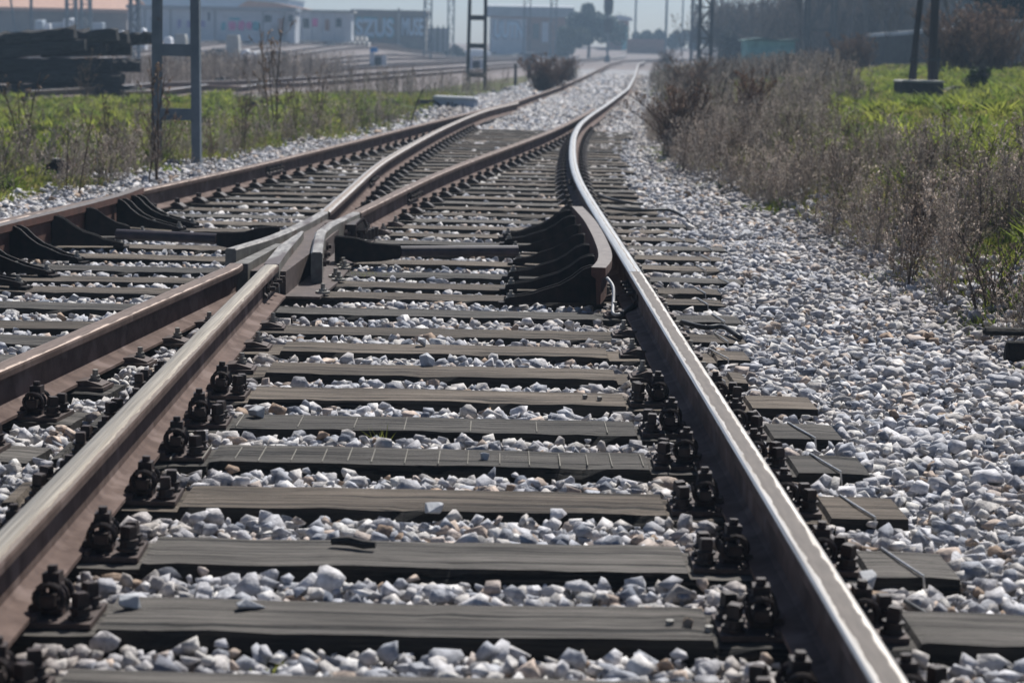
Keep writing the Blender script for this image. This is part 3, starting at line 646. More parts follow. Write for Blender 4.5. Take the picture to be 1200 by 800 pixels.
def stones(y0, y1, size, cover, zoff, layer, jit=.35):
    """a jittered grid of stones over the ballast bed"""
    sp = size * cover; ys = np.arange(y0, y1, sp); xs = np.arange(-6.5, 9, sp); A, B = np.meshgrid(xs, ys); x = A.ravel() + rng.uniform(-.5, .5, A.size) * sp; y = B.ravel() + rng.uniform(-.5, .5, A.size) * sp
    lo = eL(y) - .1 + rng.uniform(-.4, .25, len(x)); hi = eR(y) + .1 + rng.uniform(-.3, .45, len(x))
    k = (x > lo) & (x < hi) & (np.abs(x) < 1.3 + y * .33); x, y = x[k], y[k]
    sz = size * np.exp(rng.normal(0, .26, len(x))); sz = np.clip(sz, size * .5, size * 1.9)
    k = clear_of_sleepers(x, y, sz * .33 * (1 if layer else .6)) & clear_of_rails(x, y, .06 + (.03 if layer else 0)); x, y, sz = x[k], y[k], sz[k]
    z = T(x, y) + zoff + rng.uniform(0, .018, len(x)) + .02 * (vnoise(x, y, .45, 21) - .5)
    # the bed rises on the open shoulders, away from the timbers
    sh = sstep(1.1, 1.45, x) + sstep(.15, .6, np.interp(y, L0c[:, 1], L0c[:, 0]) - .5 - x); z = z + .012 * np.clip(sh, 0, 1)
    z = z + .013 * (1 - sstep(8.4, 9.2, y)); far = sstep(34, 38, y); z = z + far * .07
    s3 = np.stack([sz * rng.uniform(.9, 1.25, len(x)), sz * rng.uniform(.85, 1.1, len(x)), sz * rng.uniform(.8, 1.1, len(x))], 1)
    col = PAL[rng.choice(len(PAL), len(x), p=PW)] * rng.uniform(.78, 1.15, (len(x), 1)) * np.array([1.02, .99, .965])
    # warmer, dirtier stones close to the rails and towards the verge
    nrl = np.minimum(np.abs(x - np.interp(y, R1c[:, 1], R1c[:, 0])), np.abs(x - np.interp(y, L1c[:, 1], L1c[:, 0])))
    dirt = ((1 - sstep(0, .5, np.abs(x - eR(y)))) * .6 + (1 - sstep(.1, .38, nrl)) * .75)[:, None] + 0.25 * (vnoise(x, y, .8, 31)[:, None] > .72)
    dirt = np.clip(dirt * rng.uniform(.5, 1.2, dirt.shape), 0, 1); col = col * (1 - dirt * .55) + np.array([.22, .165, .12]) * dirt * .55
    return np.stack([x, y, z], 1), rng.uniform(0, 2 * PI, len(x)), s3, col, rng.uniform(-.9, .9, len(x))
sets = [stones(2.3, 15, .054, .74, .010, 0), stones(2.3, 15, .053, .92, .040, 1), stones(2.3, 15, .052, 1.5, .054, 2), stones(2.3, 8.6, .030, 1.1, .034, 1), stones(2.3, 9, .078, 4.0, .022, 2), stones(15, 27, .066, .85, .016, 0), stones(15, 27, .062, 1.3, .042, 1), stones(27, 50, .085, .95, .02, 0), stones(50, 90, .13, 1.2, .0, 0)]
pos, rot, scl, col, til = [np.concatenate([s[i] for s in sets]) for i in range(5)]
V, F_, Cc = scatter(svar, pos, rot, scl, col, til)
print('ballast stones', len(pos), 'tris', len(F_))
tag(npmesh('ballast', V, F_, Cc, m_stone), 'grey and white crushed stone ballast between and beside the sleepers', 'gravel', kind='stuff')

def stone(px, py, size, label, z=0., m=m_pale, seed=0, flat=1.):
    if z == 0. and py > 390: z = .016
    g = G(px, py, z); V_, F2, _ = svar[seed % 26]
    b = MB(); s = size; zm = V_[:, 2].min()
    b.add([(v[0] * s * 1.1, v[1] * s, (v[2] - zm) * s * flat * 1.2) for v in V_], [tuple(f) for f in F2]); o = b.build('stone', m, loc=(float(g[0]), float(g[1]), z - .12 * size), bevel=size * .03); o.rotation_euler = (0, 0, seed * 1.3)
    return tag(o, label, 'stone', 'loose stones lying on the sleepers')
stone(152, 712, .058, 'round grey stone on the left end of the nearest sleeper', seed=13)
stone(293, 712, .07, 'flat pale stone on the back edge of the nearest sleeper', seed=5, flat=.6)
stone(570, 536, .05, 'small grey stone in the middle of the saw-lined sleeper', seed=8)
stone(500, 427, .09, 'large pale stone on a sleeper in the middle of the near track', seed=2, flat=.8)
stone(494, 405, .05, 'little pointed stone one sleeper behind the large pale stone', seed=11)
stone(301, 488, .06, 'grey stone at the left end of a near sleeper beside the clamps', seed=14)
stone(505, 598, .07, 'white stone lying behind the stick on the dark sleeper', seed=17, flat=.7)
stone(805, 734, .03, 'tiny dark pebble near the studs of the nearest sleeper', m=m_stonebr, seed=9)
stone(85, 352, .06, 'pale stone on a timber below the left guard rail brackets', seed=20)
stone(1015, 690, .06, 'upright white stone leaning on a sleeper end right of the rail', seed=23, flat=1.2)
for i, (px, py, s, l, m) in enumerate([(1110, 500, .12, 'broad brown rock in the ballast near the right edge', m_stonebr), (1048, 425, .09, 'lone tan rock in the ballast right of the long sleeper ends', m_stonebr), (870, 283, .13, 'squarish pale block at the edge of the brush', m_pale), (808, 232, .13, 'flat tan stone at the foot of the brush, right of the bend', m_stonebr), (1060, 345, .1, 'grey rock among dead twigs below the brush', m_pale), (925, 275, .12, 'brown grey rock at the foot of tall dead stems', m_stonebr)]):
    o = stone(px, py, s, l, z=-.035, m=m, seed=30 + i, flat=.8); o['group'] = 'larger rocks beside the track'
b = MB(); b.tube([(-.055, 0, .012), (-.01, .004, .016), (.03, -.004, .013), (.06, .002, .014)], [.009, .012, .011, .008], 7); g = G(413, 642, .018); o = b.build('stick', mat('dark_stick', (.02, .018, .016), (.05, .045, .04), 60, .9), loc=tuple(map(float, g))); o.rotation_euler = (0, 0, -.35); tag(o, 'short dark stick lying on a near sleeper', 'stick')
g = G(1188, 425, -.02)
b = MB(); b.box(-.03, .35, -.05, .05, 0, .09, j=.02); b.box(-.12, .3, .08, .12, .1, .13, j=.01); tag(b.build('broken_timber', mat('charred_wood', (.008, .007, .006), (.03, .025, .02), 15, .9, .6, 40), loc=tuple(map(float, g)), bevel=.01), 'black broken wood at the right edge below the brush', 'debris')

# ------------------------------------------------------------------ grass
def blades(x, y, h, col, nb=5, wid=.012, spread=.05, lean=.5):
    """tufts of bent pointed blades"""
    n = len(x); z = T(x, y); V = []; 
    X_ = np.repeat(x, nb) + rng.normal(0, 1, n * nb) * np.repeat(np.broadcast_to(spread, n), nb); Y_ = np.repeat(y, nb) + rng.normal(0, 1, n * nb) * np.repeat(np.broadcast_to(spread, n), nb)
    Z_ = T(X_, Y_) - .01; H = np.repeat(h, nb) * rng.uniform(.5, 1.2, n * nb); a = rng.uniform(0, 2 * PI, n * nb); l = rng.uniform(.1, lean, n * nb) * H * 1.3
    wv = np.broadcast_to(np.repeat(np.broadcast_to(wid, n), nb), n * nb) * rng.uniform(.7, 1.3, n * nb)
    ca, sa = np.cos(a), np.sin(a); b = rng.uniform(0, 2 * PI, n * nb); cb, sb = np.cos(b), np.sin(b)
    p0 = np.stack([X_ - cb * wv / 2, Y_ - sb * wv / 2, Z_], 1); p1 = np.stack([X_ + cb * wv / 2, Y_ + sb * wv / 2, Z_], 1)
    p2 = np.stack([X_ + ca * l * .35 + cb * wv * .45, Y_ + sa * l * .35 + sb * wv * .45, Z_ + H * .6], 1); p3 = np.stack([X_ + ca * l * .35 - cb * wv * .45, Y_ + sa * l * .35 - sb * wv * .45, Z_ + H * .6], 1)
    p4 = np.stack([X_ + ca * l, Y_ + sa * l, Z_ + H], 1)
    V = np.stack([p0, p1, p2, p3, p4], 1).reshape(-1, 3); k = np.arange(n * nb)[:, None, None] * 5
    F = (np.array([[0, 1, 2], [0, 2, 3], [3, 2, 4]])[None] + k).reshape(-1, 3); C_ = np.repeat(np.repeat(col, nb, 0) * rng.uniform(.75, 1.25, (n * nb, 1)), 5, 0)
    return V, F, C_
def cat3(L_):
    o = 0; Vs, Fs, Cs = [], [], []
    for v, f, c in L_: Vs.append(v); Fs.append(f + o); Cs.append(c); o += len(v)
    return np.concatenate(Vs), np.concatenate(Fs), np.concatenate(Cs)
m_grass = mat('grass_blades', (.8, .8, .8), (1.2, 1.2, 1.1), 3, .7, attr='Col', trans=.5, spec=.25)
m_dry = mat('dry_stems', (.8, .8, .8), (1.2, 1.2, 1.2), 3, .85, attr='Col', trans=.35, spec=.15)
def sample(n, xr, yr, p=1.6):
    y = yr[0] + (yr[1] - yr[0]) * rng.random(n) ** p; x = xr[0](y) + (xr[1](y) - xr[0](y)) * rng.random(n); return x, y
GA = np.array([.27, .29, .06]); GB = np.array([.11, .16, .03]); GC = np.array([.25, .22, .09])
L_ = []
# left verge
x, y = sample(42000, (lambda y: -1.5 - y * .27, lambda y: eL(y) - .15), (10, 50), 1.1)
k = (vnoise(x, y, .9, 41) * .6 + vnoise(x, y, 2.5, 42) * .5 > .38) & ~((y > 43) & (x < yardx(y) + 1.2)); x, y = x[k], y[k]
n = vnoise(x, y, 1.6, 43)[:, None]; q = rng.random((len(x), 1))
c = GA * n + GB * (1 - n); c = np.where(q > .7, GC, c); h = .045 + .12 * vnoise(x, y, .6, 44) ** 1.5
L_.append(blades(x, y, h, c, 5, .008 + y * .0005, .03 + y * .0008, .8))
# right bank
x, y = sample(46000, (lambda y: eR(y) + .15, lambda y: 2.0 + y * .28), (8, 58), 1.1)
dens = vnoise(x, y, .8, 51) * .5 + vnoise(x, y, 2.2, 52) * .5; k = dens > .30 - .12 * sstep(1, 4, x - eR(y)); x, y = x[k], y[k]
n = vnoise(x, y, 1.3, 53)[:, None]; q = rng.random((len(x), 1)); c = GA * n * .9 + GB * (1 - n); c = np.where(q > .58, GC, c); h = .04 + .11 * vnoise(x, y, .6, 54) ** 1.4
L_.append(blades(x, y, h, c, 5, .008 + y * .0005, .03 + y * .0008, .8))
# far field on the right: pale, thin
x, y = sample(16000, (lambda y: eR(y) + .3, lambda y: eR(y) + 6 + y * .2), (50, 130), 1.); n = vnoise(x, y, 4, 55)[:, None]; c = np.array([.13, .15, .06]) * n + np.array([.17, .14, .09]) * (1 - n)
L_.append(blades(x, y, .06 + .1 * vnoise(x, y, 3, 56), c, 4, .03, .1, .8))
# green undergrowth along the foot of the brush
x, y = sample(9000, (lambda y: eR(y) - .12, lambda y: eR(y) + .8), (8, 26), 1.1); k = vnoise(x, y, .5, 57) > .42; x, y = x[k], y[k]
L_.append(blades(x, y, .04 + .07 * vnoise(x, y, .4, 58), np.where(rng.random((len(x), 1)) > .5, GA * .7, GB), 4, .012, .03, .8))
# leafy lumps standing out of the grass
def lumps(xr, yr, n, seed):
    x0, y0 = sample(n, xr, yr, 1.1); k = ~((y0 > 43) & (x0 < yardx(y0) + 1.2) & (x0 < 0)); x0, y0 = x0[k], y0[k]
    m_ = 46; R_ = np.repeat(rng.uniform(.06, .2, len(x0)), m_); xx = np.repeat(x0, m_) + rng.normal(0, .5, len(R_)) * R_; yy = np.repeat(y0, m_) + rng.normal(0, .5, len(R_)) * R_
    hh = .05 + R_ * .9 * np.exp(-((xx - np.repeat(x0, m_)) ** 2 + (yy - np.repeat(y0, m_)) ** 2) / R_ ** 2)
    tone = rng.random((len(x0), 1)); cc = np.repeat(GA * tone * 1.1 + GB * 1.1 * (1 - tone), m_, 0); L_.append(blades(xx, yy, hh, cc, 2, .02 + yy * .0004, .015, 1.2))
lumps((lambda y: -1.5 - y * .27, lambda y: eL(y) - .5), (12, 44), 700, 1)
lumps((lambda y: eR(y) + .6 + .02 * y, lambda y: 2.0 + y * .28), (9, 50), 1300, 2)
tag(npmesh('grass', *cat3(L_), m_grass), 'bright green grass on both verges', 'grass', kind='stuff')
# little tufts in the ballast
def tuft(px, py, r, h, n, label, name='grass_tuft', c=GA, z=-.02):
    g = G(px, py, z); X_ = g[0] + rng.normal(0, r, n); Y_ = g[1] + rng.normal(0, r * .8, n); v, f, cc = blades(X_, Y_, np.full(n, h), np.tile(c, (n, 1)), 4, .005, .008, .8)
    c0 = np.array([g[0], g[1], -.08]); v = v + np.array([0, 0, .035]); o = npmesh(name, v - c0, f, cc, m_grass); o.location = c0; return tag(o, label, 'grass tuft', 'small tufts growing in the ballast')
tuft(425, 325, .05, .06, 60, 'bright green grass tuft beside the crossing bolts')
tuft(320, 772, .04, .03, 14, 'tiny green shoots between stones below the nearest sleeper')
tuft(938, 441, .06, .03, 50, 'dry yellow moss clump among stones right of the long sleeper ends', 'moss_clump', np.array([.13, .10, .03]))
tuft(445, 518, .008, .09, 4, 'single green grass blade behind the saw-lined sleeper')
tuft(610, 524, .03, .02, 6, 'few pale green shoots in the stones mid track')
tuft(780, 212, .08, .05, 60, 'green weed patch in the ballast right of the curved rail')
tuft(880, 240, .15, .05, 120, 'green patch at the brush edge above the ballast')
tuft(1130, 660, .03, .03, 12, 'tiny green shoots between stones near the right edge')
tuft(905, 300, .16, .03, 90, 'sparse green weeds spread in the right shoulder ballast')
tuft(1000, 370, .16, .03, 90, 'sparse green weeds in ballast below the dead brush')

# ------------------------------------------------------------------ dry weeds
def weed_variant(seed, nb=16, rad=.0035, heads=4, lean=.15, sub=True):
    """unit-height dead weed: stem, side branches, seed heads"""
    r = random.Random(seed); V = []; F = []; C_ = []
    def seg(pts, ra, rb, c):
        k0 = len(V); n = len(pts)
        for i, p in enumerate(pts):
            rr = ra + (rb - ra) * i / (n - 1)
            for a in (0, 2.09, 4.19): V.append((p[0] + rr * math.cos(a), p[1] + rr * math.sin(a), p[2])); C_.append(c)
        for i in range(n - 1):
            for a in range(3):
                A, B = k0 + i * 3 + a, k0 + i * 3 + (a + 1) % 3; F.append((A, B, B + 3)); F.append((A, B + 3, A + 3))
    def head(p, s, c):
        k0 = len(V)
        for _ in range(4): V.append((p[0] + r.uniform(-s, s), p[1] + r.uniform(-s, s), p[2] + r.uniform(-s, s) * 1.5)); C_.append(c)
        F.extend([(k0, k0 + 1, k0 + 2), (k0, k0 + 2, k0 + 3), (k0 + 1, k0 + 2, k0 + 3)])
    lx, ly = r.uniform(-lean, lean), r.uniform(-lean, lean)
    stem = [(lx * t * t + r.uniform(-.006, .006), ly * t * t, t) for t in (0, .2, .4, .6, .8, 1)]
    dk = (.75, .7, .65); seg(stem, rad * 1.5, rad * .6, dk)
    for i in range(nb):
        t = r.uniform(.12, .95); a = r.uniform(0, 2 * PI); L = r.uniform(.15, .42) * (1.15 - t) + .04
        i0 = min(4, int(t * 5)); f = t * 5 - i0; b0 = [stem[i0][q] * (1 - f) + stem[i0 + 1][q] * f for q in range(3)]
        el = r.uniform(.5, 1.1)
        pts = [b0, [b0[0] + math.cos(a) * L * .55 * math.cos(el), b0[1] + math.sin(a) * L * .55 * math.cos(el), b0[2] + L * .5 * math.sin(el)], [b0[0] + math.cos(a) * L * math.cos(el) * .85, b0[1] + math.sin(a) * L * math.cos(el) * .85, b0[2] + L * 1.15 * math.sin(el)]]
        seg(pts, rad * .75, rad * .4, (.9, .86, .82))
        for _ in range(heads):
            q = r.uniform(.35, 1.05); p = [pts[1][j] + (pts[2][j] - pts[1][j]) * q for j in range(3)]
            head((p[0] + r.uniform(-.015, .015), p[1] + r.uniform(-.015, .015), p[2]), r.uniform(.006, .016), (1.25, 1.15, 1.05))
    return np.array(V), np.array(F), np.array(C_)
wv_near = [weed_variant(i, 20, .0055, 5) for i in range(10)]
wv_far = [weed_variant(50 + i, 12, .009, 4) for i in range(6)]
WC = np.array([(.46, .43, .40), (.36, .32, .29), (.56, .52, .48), (.18, .145, .12), (.42, .38, .35)])
def weeds(x, y, h, var, rgt=None):
    n = len(x); pos = np.stack([x, y, T(x, y) - .02], 1); s = np.stack([h * rng.uniform(.8, 1.2, n)] * 2 + [h], 1)
    return scatter(var, pos, rng.uniform(0, 2 * PI, n), s, WC[rng.integers(0, len(WC), n)] * rng.uniform(.8, 1.2, (n, 1)), rng.normal(0, .12, n))
L_ = []
x, y = sample(4300, (lambda y: eR(y) + .02, lambda y: eR(y) + np.interp(y, [8, 17, 33], [1.5, 1.25, 2.9])), (8.6, 34), 1.15)
k = rng.random(len(x)) < 1.2 - .42 * (x - eR(y)) * np.interp(y, [17, 33], [1, .5]); k &= vnoise(x, y, .55, 62) * .6 + vnoise(x, y, 1.4, 63) * .4 > .36 - .2 * sstep(.7, .2, x - eR(y)) * 0; x, y = x[k], y[k]; L_.append(weeds(x, y, rng.uniform(.25, .62, len(x)) * (1.25 - .35 * sstep(12, 20, y)) * (.65 + .5 * vnoise(x, y, 2.2, 61)), wv_near))
x, y = sample(1500, (lambda y: eR(y) + .3, lambda y: eR(y) + 1.2 + .07 * y), (30, 80), 1.); L_.append(weeds(x, y, rng.uniform(.3, .8, len(x)), wv_far))
x, y = sample(4400, (lambda y: -1.5 - y * .27, lambda y: eL(y) - .05), (10.5, 34), 1.1); k = rng.random(len(x)) < .07 + .9 * (1 - sstep(.2, 1.5, eL(y) - x)); gs = G(68, 222, -.05); k &= ~((np.abs(x - gs[0]) < .16) & (y < gs[1] + .1) & (y > gs[1] - 2.2)); x, y = x[k], y[k]; L_.append(weeds(x, y, rng.uniform(.15, .55, len(x)), wv_near))
x, y = sample(350, (lambda y: yardx(y) + 1.0, lambda y: eL(y) - .2), (38, 60), 1.); L_.append(weeds(x, y, rng.uniform(.2, .7, len(x)), wv_far))
x, y = sample(900, (lambda y: yardx(y) - 6.5, lambda y: yardx(y) - 2.2), (53, 74), 1.); L_.append(weeds(x, y, rng.uniform(.5, 1.0, len(x)), wv_far))
V, F_, Cc = cat3(L_); print('weeds tris', len(F_))
tag(npmesh('dry_brush', V, F_, Cc, m_dry), 'grey-brown dead weeds and brush along both sides of the tracks', 'dry weeds', kind='stuff')

def plant(name, px, py, Y0, h, label, cat, group, var, col=(.19, .15, .12), n=1, r=.05, m=m_dry, wide=1.):
    """one plant: several dead stems from one root; px,py where it stands"""
    g = G(px, py, 0.) if Y0 is None else W(px, py, Y0)
    X0, Y1 = float(g[0]), float(g[1]); z0 = Tz(X0, Y1)
    pos = np.stack([rng.normal(0, r, n), rng.normal(0, r, n), np.full(n, -.02)], 1); hh = h * rng.uniform(.7, 1.05, n); s = np.stack([hh * wide, hh * wide, hh], 1)
    v, f, c = scatter(var, pos, rng.uniform(0, 2 * PI, n), s, np.tile(np.array(col), (n, 1)) * rng.uniform(.8, 1.2, (n, 1)), rng.normal(0, .18, n))
    o = npmesh(name, v, f, c, m); o.location = (X0, Y1, z0); return tag(o, label, cat, group)
tall = [weed_variant(200 + i, 14, .006, 7, .08) for i in range(5)]
GT = 'tall dead weeds on the left verge'
for a in [(176, 210, None, 1.25, 'tallest dead weed in front of the left leg of the near steel mast'), (98, 128, 34, 1.1, 'feathery dead weed in front of the stacked timbers'), (318, 150, 27, 1.6, 'single very tall thin stem right of the near mast'),
          (348, 150, 26, 1.0, 'dead bushy weed between the mast and the concrete cabinet'), (372, 140, 28, 1.1, 'dead weed with a forked top left of the far rail bend'), (283, 175, 23, .75, 'dead stems just right of the near mast'), (82, 225, None, .75, 'forked dead weed beside the little black signal'),
          (28, 200, 19, .9, 'dead weed at the left edge in front of the timber stack'), (130, 200, 20, .7, 'dead weed left of the near mast, low and branching'), (480, 135, 34, .55, 'brown weed clump left of the concrete cabinet'), (250, 200, 20, .6, 'dead weed touching the right leg of the near mast'), (420, 130, 34, .6, 'thin dead weed on the grass before the far yard tracks')]:
    plant('dry_weed', a[0], a[1], a[2], a[3], a[4], 'dry weed', GT, tall, n=3, r=.04)
shv = [weed_variant(300 + i, 22, .009, 8, .5) for i in range(5)]
GS = 'brown leafless shrubs'
for (px, py, Y0, h, wd, n, lab, c) in [(1140, 76, 42, 1.35, 1.6, 110, 'big brown shrub beside the concrete wall at top right', (.25, .19, .15)), (1000, 98, 58, 1.0, 1.1, 60, 'low brown shrub left of the concrete mast footing', (.21, .15, .11)), (960, 92, 62, .8, 1.1, 40, 'brown shrub in front of the dark tree trunks', (.20, .15, .12)),
                               (640, 104, 55, 1.05, .8, 60, 'brown shrub between the far yard rails and the main track', (.19, .13, .10)), (662, 92, 70, .9, .9, 50, 'smaller brown shrub beside the left rail far back', (.19, .14, .11)), (792, 182, None, .9, .45, 22, 'tall brown shrub on the inside of the right rail bend', (.19, .14, .11)),
                               (815, 120, 40, 1.0, .8, 26, 'brown shrub standing above the brush right of the distant rails', (.20, .15, .12)), (880, 150, 30, .8, .7, 20, 'reddish brown shrub with upright twigs amid the brush', (.22, .14, .09)), (1080, 300, None, .5, .5, 9, 'dead grey bush at the front edge of the right brush', (.19, .16, .14)),
                               (1165, 370, None, .45, .5, 8, 'dense dead grey bush near the right edge', (.19, .16, .14)), (780, 70, 120, 1.2, 1., 30, 'distant brown shrub right of the vanishing rails', (.18, .14, .12))]:
    plant('shrub', px, py, Y0, h, lab, 'shrub', GS, shv, c, n, .12 * wd * h * 1.6, wide=1.)

# ------------------------------------------------------------------ far yard tracks
m_yr = mat('yard_rail_side', (.09, .065, .055), (.15, .11, .095), 4, .8); mt_yr = mat('yard_rail_top', (.45, .44, .43), (.62, .6, .58), 3, .4, metal=.6)
PS = [(-.07, 0), (-.07, .012), (-.009, .03), (-.009, .115), (-.036, .125), (-.036, .155), (.036, .155), (.036, .125), (.009, .115), (.009, .03), (.07, .012), (.07, 0)]
n_ = 0
for j, (a, b, o0) in enumerate([(37, 215, 0), (62, 215, 4.6), (70, 225, 9.0), (76, 225, 13.5), (80, 225, 18.), (86, 225, 22.5), (95, 225, 27.)]):
    for g_ in (0, 1.74):
        n_ += 1; ys = np.arange(a, b, 3.); path = np.stack([yardx(ys) - o0 - g_ + .004 * np.clip(ys - 120, 0, None), ys], 1)
        o = build_rail('rail', path, mt_yr, m_yr, z=.085, zf=lambda p: float(T(p[0], p[1])), prof=PS, topidx=(5,))
        tag(o, 'distant yard rail crossing the left background, %s counted from the near side' % nth(n_), 'rail', 'rails of the far yard')

# ------------------------------------------------------------------ far things
def pole_tube(b, p, q, r, n=8): b.tube([p, q], r, n)
m_mast = mat('grey_mast_paint', (.10, .125, .15), (.17, .195, .22), 3, .55, .1, 30, c3=(.12, .09, .07), s3=8, w3=.66)
m_mastd = mat('dark_mast_paint', (.05, .055, .06), (.09, .095, .10), 3, .6)
def mast(px, pyb, Y0, wb, wt, H, lw, bars, label, m=m_mast, rz=0., name='catenary_mast'):
    g = W(px, pyb, Y0); X0 = float(g[0]); z0 = Tz(X0, Y0); r = empty(name, (X0, Y0, z0), rz, label, 'mast', 'steel catenary masts')
    for s in (-1, 1):
        b = MB(); x0, x1 = s * wb / 2, s * wt / 2     # channel: web facing outwards with two flanges
        for (u0, u1, v0, v1) in ((-.5, .5, -.5, -.42), (-.5, .5, .42, .5), ((.42 if s > 0 else -.5), (.5 if s > 0 else -.42), -.42, .42)):
            q = [(x + u * lw, v * lw * 1.3, z) for x, z in ((x0, -.1), (x1, H)) for v in (v0, v1) for u in (u0, u1)]
            b.add(q, [(0, 2, 3, 1), (4, 5, 7, 6), (0, 1, 5, 4), (2, 6, 7, 3), (0, 4, 6, 2), (1, 3, 7, 5)])
        b.build('leg', m, r)
    for (z, hh) in bars:
        t = z / H; xx = (wb / 2) * (1 - t) + (wt / 2) * t - lw * .3; b = MB(); b.box(-xx, xx, -lw * .72, -lw * .6, z - hh / 2, z + hh / 2); b.box(-xx, xx, lw * .6, lw * .72, z - hh / 2, z + hh / 2); b.build('crossbar', m, r)
    return r
# near mast: bar heights from photo rows
def hz(px, py, Y0): g = W(px, py, Y0); return float(g[2]) - Tz(float(g[0]), Y0)
mast(207, 180, 20.8, .405, .30, 6.5, .088, [(hz(207, 134, 20.8), .115), (hz(207, 59, 20.8), .12), (1.9, .12), (2.8, .12), (3.7, .12), (4.6, .12), (5.5, .12)], 'tall grey steel mast with two legs and crossbars on the left verge')
mast(558, 100, 60, .50, .34, 9, .10, [(hz(558, 88, 60), .14), (hz(558, 54, 60), .14), (hz(558, 21, 60), .14), (2.8, .14), (3.6, .14), (4.5, .14), (5.4, .14)], 'dark steel mast with two legs beyond the pale cabinet', m_mastd)
def lattice(px, Y0, wdt, H, label, m=m_mast, lw=.05, step=None, both=True, name='lattice_mast'):
    g = W(px, 50, Y0); X0 = float(g[0]); z0 = Tz(X0, Y0); r = empty(name, (X0, Y0, z0), 0, label, 'mast', 'steel catenary masts'); hw = wdt / 2; step = step or wdt * 1.3
    for sx in (-1, 1):
        b = MB()
        for sy in (-1, 1): b.box(sx * hw - lw, sx * hw + lw, sy * hw - lw, sy * hw + lw, -.1, H)
        b.build('leg', m, r)
    b = MB(); z = .15; k = 0
    while z < H - step:
        for sy in (-1, 1):
            p, q = ((-hw, sy * hw, z), (hw, sy * hw, z + step)) if k % 2 else ((hw, sy * hw, z), (-hw, sy * hw, z + step)); b.tube([p, q], lw * .55, 4); b.box(-hw, hw, sy * hw - lw * .5, sy * hw + lw * .5, z - lw * .6, z + lw * .6)
        z += step; k += 1
    for zz in (.15, z - step if z > step else .15): b.box(-hw, hw, -hw, hw, zz - lw * .5, zz + lw * .5)
    b.build('lacing', m, r)
    return r
lattice(158, 90, .34, 9, 'slim grey mast just left of the near steel mast, behind the timber stack', step=.62)
lattice(84, 115, .5, 9, 'left one of two lattice masts above the timber stack', lw=.045)
lattice(101, 118, .5, 9, 'right one of two lattice masts above the timber stack', lw=.045)
lattice(501, 150, .5, 9, 'lattice mast right of the graffiti wall', step=.75)
lattice(528, 170, .48, 9, 'second lattice mast right of the graffiti wall, standing by a grey fence', step=.75)
lattice(648, 180, .5, 9, 'lattice mast in front of the brick building door')
lattice(617, 150, .45, 9, 'hazy mast before the graffitied end of the brick building', step=1.2, lw=.035)
lattice(826, 85, .48, 9, 'dark lattice mast right of the vanishing tracks', m_mastd, lw=.05)
lattice(814, 120, .4, 9, 'paler lattice mast just behind the dark one right of the tracks')
lattice(848, 180, .55, 8, 'faint lattice mast left of the leafless trees')
lattice(960, 88, 1.1, 9, 'wide two-legged mast before the dark tree trunks', m_mastd, lw=.05, step=1.6)
def pole(px, Y0, H, r_, label, m=m_mast, lean=0., pyb=50, name='pole', zoff=0.):
    g = W(px, pyb, Y0); X0 = float(g[0]); b = MB(); b.tube([(0, 0, -.1), (lean * .5, 0, H * .5), (lean, 0, H)], [r_, r_ * .9, r_ * .75], 10); o = b.build(name, m, loc=(X0, Y0, Tz(X0, Y0) + zoff)); return tag(o, label, 'pole', 'poles in the background')
pole(37, 110, 8, .09, 'thin upright pole at the far left above the timbers'); pole(23, 110, 6, .06, 'leaning prop at the far left, beside the thin upright pole', lean=-.9)
pole(780, 200, 9, .13, 'hazy pole right of the signal, above the hedge'); pole(744, 230, 9, .12, 'faint pole between the small brick hut and the signal'); pole(799, 230, 9, .1, 'faint pole left of the lattice mast pair')
pole(604, 62, .75, .05, 'short dark post right of the dark steel mast', m_mastd, pyb=90, name='post')
# signal
g = W(712, 50, 170); X0 = float(g[0]); z0 = Tz(X0, 170); r = empty('railway_signal', (X0, 170, z0), 0, 'tall railway signal with dark heads standing between the trees and the hut', 'signal')
b = MB(); b.tube([(0, 0, 0), (0, 0, 5.2)], .10, 8); b.build('post', m_mast, r); b = MB(); b.prism([(-.28, 2.4), (.28, 2.4), (.34, 2.6), (.34, 3.3), (.2, 3.5), (-.2, 3.5), (-.34, 3.3), (-.34, 2.6)], -.15, .0); b.build('signal_head', m_mastd, r)
b = MB(); b.prism([(-.28, 3.9), (.28, 3.9), (.38, 4.2), (.38, 5.0), (.2, 5.3), (-.2, 5.3), (-.38, 5.0), (-.38, 4.2)], -.15, .0); b.build('signal_head', m_mastd, r); b = MB(); b.box(-.22, .22, -.2, .2, -.6, .5); b.build('base', m_mast, r)
# dwarf signals
def dwarf(px, pyb, Y0, sc, label, blue=False):
    g = W(px, pyb, Y0); X0 = float(g[0]); r = empty('shunting_signal', (X0, Y0, Tz(X0, Y0)), 0, label, 'signal', 'small signals in the yard')
    b = MB(); b.box(-.20 * sc, -.06 * sc, -.08, .08, 0, .5 * sc); b.box(.16 * sc, .30 * sc, -.08, .08, 0, .42 * sc); b.box(-.06 * sc, .16 * sc, .02, .06, .05, .38 * sc); b.build('case', mat('signal_white', (.5, .52, .55), (.65, .67, .7), 4, .6), r)
    b = MB(); b.box(-.045 * sc, .145 * sc, -.06, .018, .06, .36 * sc); b.build('lamp_box', m_mastd, r)
    if blue: b = MB(); b.prism([(-.2 * sc, .5 * sc), (.05 * sc, .5 * sc), (.02 * sc, .64 * sc), (-.17 * sc, .64 * sc)], -.06, .06); b.build('cap', mat('blue_paint', (.03, .2, .5), (.04, .26, .6), 4, .5), r)
dwarf(441, 76, 100, 1.6, 'small white shunting signal with a blue cap in the yard', True); dwarf(556, 80, 92, 1.5, 'small white shunting signal seen between the legs of the dark mast')
